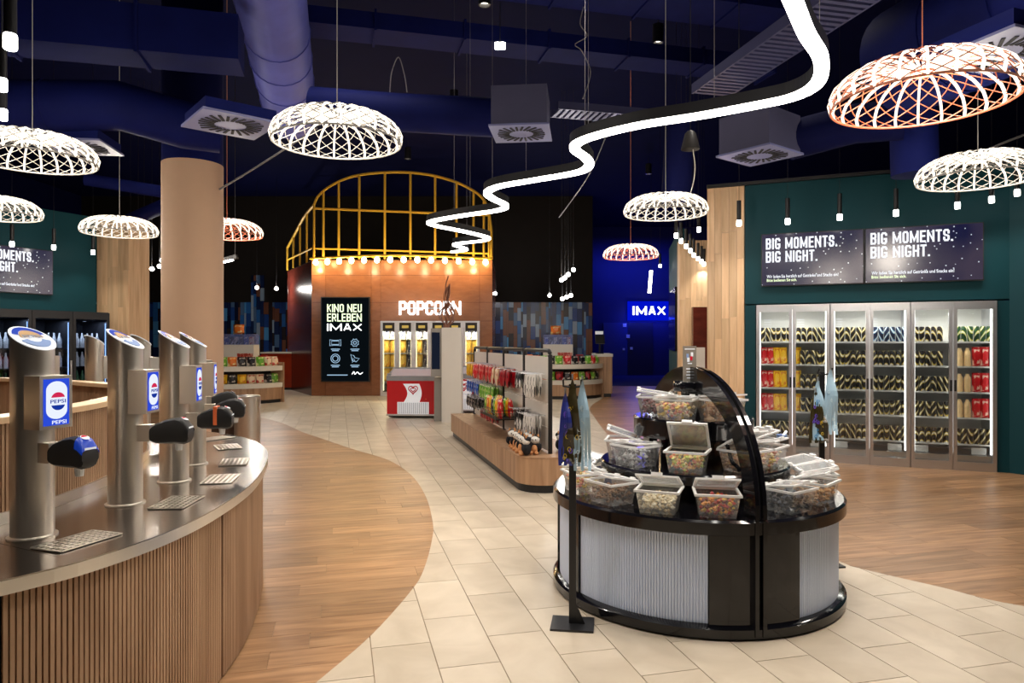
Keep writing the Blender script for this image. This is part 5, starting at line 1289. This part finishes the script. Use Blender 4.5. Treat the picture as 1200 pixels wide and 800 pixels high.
# popcorn coolers
PCY = goodsmat('popcorn_bag_yellow', (248, 206, 96), (236, 160, 60), 2); PBG = bagmesh(.2, .38, .14).mesh('popcorn_bag', PCY, True); PBD = bagmesh(.16, .36, .1).mesh('popcorn_bag', goodsmat('popcorn_bag_dark', (40, 44, 70), (200, 200, 210), 2), True)
xs = [kx(446 + (562 - 446) / 6 * i) for i in range(7)]; pch = kz(376)
for k in range(6):
    x0, x1 = xs[k], xs[k + 1]; wd = x1 - x0
    t = thing('popcorn_cooler', (x0, KD, 0), 0, 'grey-framed lit popcorn cabinet, %s from the poster screen' % dn_[k], 'cabinet', 'lit popcorn cabinets')
    f = MB(); f.bb(0, .07, -.04, .04, 0, pch); f.bb(wd - .07, wd, -.04, .04, 0, pch); f.bb(.07, wd - .07, -.04, .04, pch - .05, pch); f.bb(.07, wd - .07, -.04, .04, 0, .12); d = f.build('door', ALU, t)
    MB().bb(.07, wd - .07, -.012, -.004, .12, pch - .3).build('glass_pane', GLASS, d)
    hd = MB().bb(.07, wd - .07, -.03, .03, pch - .29, pch - .05).build('header', BLACK, t); MB().bb(wd * .3, wd * .7, -.036, -.0305, pch - .21, pch - .13).build('header_label', emit('header_gold', srgb(214, 178, 90), .7), hd)
    b = MB(); b.bb(0, .03, .04, .6, 0, pch); b.bb(wd - .03, wd, .04, .6, 0, pch); b.bb(0, wd, .57, .6, 0, pch); b.bb(0, wd, .04, .6, pch - .05, pch); b.build('body', INNER, t)
    for x in (.072, wd - .092): MB().bb(x, x + .02, .045, .06, .15, pch - .32).build('light_strip', emit('popcorn_led_%d' % k, (1, .84, .5), 1.6), t)
    MB().bb(.04, wd - .04, .2, .21, .1, .35).build('kick_grille', BLACK, t)
    lamp('AREA', 'popcorn_light', (wd / 2, .12, pch - .33), 45, (1, .85, .55), parent=t, rot=(0, 0, 0), sx=.4, sy=.2)
    for sh in range(4):
        z = .42 + sh * .42; MB().bb(.03, wd - .03, .1, .57, z - .02, z).build('shelf', INNER, t)
        for i in range(2):
            dark = sh == 3 or (i == 1 and k in (1, 2) and sh > 0)
            link('popcorn_bag', PBD if dark else PBG, None, (x0 + wd * (.285 + .43 * i), KD + .2, z + .001), 0, '%s %s popcorn bag on shelf row %s of the %s lit cabinet' % (('left', 'right')[i], 'dark' if dark else 'yellow', ('four', 'three', 'two', 'one')[sh], dn_[k]), 'popcorn bag', 'popcorn bags, cabinet %d row %d' % (k + 1, 4 - sh))
# ---- chest freezers
def heart(cx, cz, s, n=24):
    P = []
    for i in range(n):
        t_ = 2 * PI * i / n; P.append((cx + s * 16 * math.sin(t_) ** 3 / 16, cz + s * (13 * math.cos(t_) - 5 * math.cos(2 * t_) - 2 * math.cos(3 * t_) - math.cos(4 * t_)) / 16))
    return P
def freezer(loc, rz, label):
    t = thing('chest_freezer', loc, rz, label, 'freezer'); W_, Dp, H_ = 1.06, .68, 1.0
    MB().bb(.0, W_, .0, Dp, .09, .78).build('red_body', RED, t)
    MB().bb(.03, W_ - .03, .03, Dp - .03, .03, .089).build('base', BLACK, t)
    MB().bb(-.012, W_ + .012, -.012, Dp + .012, .055, .088).build('bumper', ALU, t)
    GREY = pm('freezer_grey', srgb(150, 152, 158), .4)
    b = MB(); b.bb(-.01, W_ + .01, -.01, .05, .781, .86); b.bb(-.01, W_ + .01, Dp - .05, Dp + .01, .781, 1.0); b.bb(-.01, .05, .05, Dp - .05, .781, .93); b.bb(W_ - .05, W_ + .01, .05, Dp - .05, .781, .93); b.build('top_rim', GREY, t)
    lid = MB(); lid.add([(0, 0, .865), (W_, 0, .865), (W_, Dp, 1.01), (0, Dp, 1.01), (0, 0, .87), (W_, 0, .87), (W_, Dp, 1.015), (0, Dp, 1.015)], [(0, 1, 2, 3), (7, 6, 5, 4), (0, 4, 5, 1), (1, 5, 6, 2), (2, 6, 7, 3), (3, 7, 4, 0)])
    l = lid.build('sliding_lid', clear('freezer_lid_glass', (.8, .88, .95), .25, .05, .45, (.7, .8, .95)), t); MB().tube([(0, 0, .868), (W_, 0, .868), (W_, Dp, 1.013), (0, Dp, 1.013)], .022, 6, True).build('lid_frame', GREY, l)
    MB().bb(.05, W_ - .05, .05, Dp - .05, .782, .79).build('inner_liner', PWHITE, t)
    flag = [(.34, .72)] + [(.34 + .09 * math.sin(PI * i / 8), .72 - .40 * i / 8) for i in range(1, 9)] + [(.68, .33)] + [(.68 + .05 * math.sin(PI * i / 8), .33 + .39 * i / 8) for i in range(1, 9)]
    flatpoly(flag, -.004, PWHITE, 'white_ribbon', t, .003)
    for s in (.095, .05): MB().tube([(x, -.007, z) for x, z in heart(.55, .60, s)], .012 if s > .06 else .01, 5, True).build('heart_mark', RED, t)
    g = MB().bb(.22, .88, -.008, -.001, .09, .34).build('grille', PWHITE, t)
    for i in range(20): x = .25 + .031 * i; MB().bb(x - .005, x + .005, -.011, -.0085, .10, .33).build('grille_slot', GREY, g)
    MB().cyl((.82, -.006, .40), .012, .006, 8).build('thermometer', GOLD, t)
    return t
D_ = 14.6; freezer(((453.5 - 600) / F * D_, D_, 0), R(-3), 'red chest freezer with a white ribbon and heart before the popcorn stall')
D_ = 15.6; freezer(((515 - 600) / F * D_, D_, 0), R(-3), 'second red chest freezer half hidden behind the white totem')
# ---- white totem with ticket screen
D_ = 13.84; x0, x1 = (517.5 - 600) / F * D_, (540.6 - 600) / F * D_
tt = thing('ticket_totem', (x0, D_, 0), 0, 'white upright totem box with a grey touch screen on its left side', 'kiosk')
MB().bb(0, x1 - x0, 0, .5, 0, 1.875).build('white_box', WHITE, tt)
GR2 = pm('grey_case', srgb(150, 146, 140), .4)
c_ = MB().bb(-.22, -.002, .05, .14, .9, 1.86).build('grey_case', GR2, tt); MB().bb(-.20, -.04, .044, .0495, 1.05, 1.78).build('touch_screen', emit('ticket_screen', srgb(60, 70, 96), .18), c_)
MB().bb(-.17, -.002, .2, .45, 0, .88).build('grey_foot', GR2, tt)
tg = thing('twig_bundle', (x0 + .07, D_ + .2, 1.8755), 0, 'bundle of bare brown twigs rising from the white totem', 'decoration')
r3 = random.Random(2); TW = pm('twig_brown', srgb(128, 80, 58), .6)
for k in range(9):
    a = r3.uniform(-.16, .16); b_ = r3.uniform(-.1, .1); c2 = r3.uniform(-.06, .14); h = r3.uniform(.7, 1.08) if k > 2 else .45
    MB().tube(crom([(r3.uniform(-.05, .05), r3.uniform(-.05, .05), 0), (a, b_, h * .3), (b_ * .5, a * .4, h * .55), (c2 * .6, b_, h * .8), (c2 * .3 + .05, 0, h)], 5, False), .013, 5).build('twig', TW, tg)
MB().cyl((0, 0, 0), .06, .06, 12).build('twig_base', TW, tg)
# ================================================================== ROUND SNACK ISLANDS FAR BACK
def snack_island(c, rad, label, a0, a1, front, where, seed, cabinet=False):
    t = thing('snack_island', c, 0, label, 'display counter')
    n = 40
    def seg(r0, r1, z0, z1, name, mat):
        P = [(r1 * math.cos(a0 + (a1 - a0) * i / n), r1 * math.sin(a0 + (a1 - a0) * i / n)) for i in range(n + 1)] + [(r0 * math.cos(a1 - (a1 - a0) * i / n), r0 * math.sin(a1 - (a1 - a0) * i / n)) for i in range(n + 1)]
        MB().prism(P, z0, z1).build(name, mat, t)
    seg(.3, rad - .05, 0, .09, 'kick_base', BLACK); seg(.3, rad, .09, .40, 'oak_base', OAKPANEL)
    seg(.35, rad + .02, .401, .52, 'lower_shelf', CREAM); seg(.35, rad - .35, .521, .84, 'shelf_back', BLACK); seg(.35, rad + .02, .841, .965, 'upper_shelf', CREAM)
    for a in (a0, a1):
        o = MB().bb(rad - .4, rad + .04, -.025, .025, .0, 1.05).build('end_panel', OAKPANEL, t); o.rotation_euler = (0, 0, a)
    r_ = random.Random(seed); kinds = ['red', 'green', 'orange', 'black', 'yellow', 'cream', 'dark red', 'green']
    for z, nm in ((.521, 'lower'), (.966, 'upper')):
        m_ = int((a1 - a0) * rad / .25)
        for i in range(m_):
            a = a0 + (a1 - a0) * (i + .5) / m_
            if math.sin(a) > .35: continue
            kd = r_.choice(kinds); cc = Vector(c) + Vector((math.cos(a), math.sin(a), 0)) * (rad - .14)
            bag(kd, (.22, .24, .14), Vector((cc.x, cc.y, z + .001)), a + PI / 2 + r_.uniform(-.2, .2), '%s snack pouch, %s from left, on the %s shelf of the %s' % (kd, ORD[i], nm, where), '%s pouches, %s shelf, %s' % (kd, nm, where), 'snack_pouch', 'pouch', R(-8))
    # centre display box on top
    b = thing('display_box', Vector(c) + Vector((front, -.35, .966)), 0, 'white cardboard display box with a picture band on the %s' % where, 'display box')
    MB().bb(-.42, .42, -.12, .3, 0, .55).build('box_body', WHITE, b); MB().bb(-.42, .42, -.10, .28, .552, .83).build('box_top_tray', clear('tray_plastic', (.8, .85, 1), .1, .1, .35, srgb(150, 160, 220)), b)
    MB().bb(-.02, .40, -.126, -.1205, .14, .32).build('picture_band', goodsmat('picture_band', (170, 50, 40), (220, 170, 150), 6), b)
    for i in range(6): MB().bb(-.38 + i * .13, -.29 + i * .13, -.06, .1, .556, .76).build('tray_pack', GM[('blue', 'black white', 'white', 'black', 'blue', 'cream')[i]], b)
    for i, kd in enumerate(('black', 'orange', 'dark red')): bag(kd, (.24, .26, .16), b.location + Vector((-.62 + .0 * i - .22 * i, 0, .001)) if i < 2 else b.location + Vector((.62, 0, .001)), R(10 * i), '%s snack pouch beside the display box on the %s' % (kd, where), None, 'snack_pouch', 'pouch')
    bag('orange', (.3, .26, .2), b.location + Vector((-.06, .1, .832)), 0, 'dark round pouch lying on top of the display box on the %s' % where, None, 'snack_pouch', 'pouch')
    return t
cD = 19.0; snack_island(((278 - 600) / F * cD, cD, 0), 1.45, 'round oak snack island with cream shelves beside the beige column', R(-190), R(-18), .2, 'left snack island', 4)
cD = 20.6; snack_island(((655 - 600) / F * cD, cD, 0), 1.3, 'round oak snack island with cream shelves behind the gondola', R(-190), R(-20), -.05, 'right snack island', 9)
cc = thing('service_counter', ((697 - 600) / F * 20.2, 20.2, 0), R(-4), 'oak service counter with white top at the end of the right snack island', 'counter')
MB().bb(0, .5, 0, 1.6, .1, 1.16).build('oak_body', OAKPANEL, cc); MB().bb(-.02, .52, -.02, 1.62, 1.161, 1.24).build('white_top', WHITE, cc); MB().bb(.03, .47, .03, 1.57, 0, .099).build('kick_base', BLACK, cc)
tm = thing('payment_terminal', Vector(cc.location) + Vector((.18, .3, 1.2405)), R(10), 'black payment terminal on the white service counter top', 'terminal')
MB().bb(-.1, .1, -.08, .08, 0, .03).build('terminal_base', BLACK, tm); MB().bb(-.02, .02, -.02, .02, .031, .3).build('terminal_stem', BLACK, tm); MB().box((0, -.02, .42), (.28, .04, .26), 0, R(-12)).build('terminal_screen', BLACK, tm); MB().bb(-.12, .10, -.02, .05, .57, .66).build('printer', PWHITE, tm)
rc_ = thing('red_counter', ((306 - 600) / F * 23.2, 23.2, 0), R(-4), 'low glossy red counter behind the left snack island', 'counter')
MB().bb(0, 1.05, 0, .5, .08, 1.2).build('red_body', pm('glossy_red_brown', srgb(176, 58, 30), .2), rc_); MB().bb(-.02, 1.07, -.02, .52, 1.201, 1.25).build('counter_top', CREAM, rc_); MB().bb(.02, 1.03, .03, .48, 0, .079).build('kick_base', BLACK, rc_)
# ---- neon lettering on the blue wall
im = thing('neon_sign', (0, 0, 0), 0, 'white glowing letters with blue halo on the dark blue wall', 'sign')
x0 = kx(741, 32.8); x1 = kx(779, 32.8); z0, z1 = kz(369, 32.8), kz(359, 32.8)
block(MB(), 'IMAX', x0, z0, x1 - x0, z1 - z0, 32.62, .10, .2, 1.1).build('letters', SIGNW, im)
MB().bb(x0 - .2, x1 + .2, 32.9, 32.99, z0 - .25, z1 + .25).build('painted_halo', emit('halo_glow_blue', (.0, .01, 1), .5), im)  # letters' blue backlight halo put in as a glowing sheet on the wall
for i in range(3): MB().bb(x0 + (x1 - x0) * (i + .5) / 3 - .01, x0 + (x1 - x0) * (i + .5) / 3 + .01, 32.72, 32.9, (z0 + z1) / 2 - .01, (z0 + z1) / 2 + .01).build('standoff', BLACK, im)
for i in range(3): lamp('POINT', 'neon_glow', (x0 + (x1 - x0) * i / 2, 32.3, z0 - .2), 16, (.02, .05, 1), .1, im)
print('objects', len(bpy.data.objects))
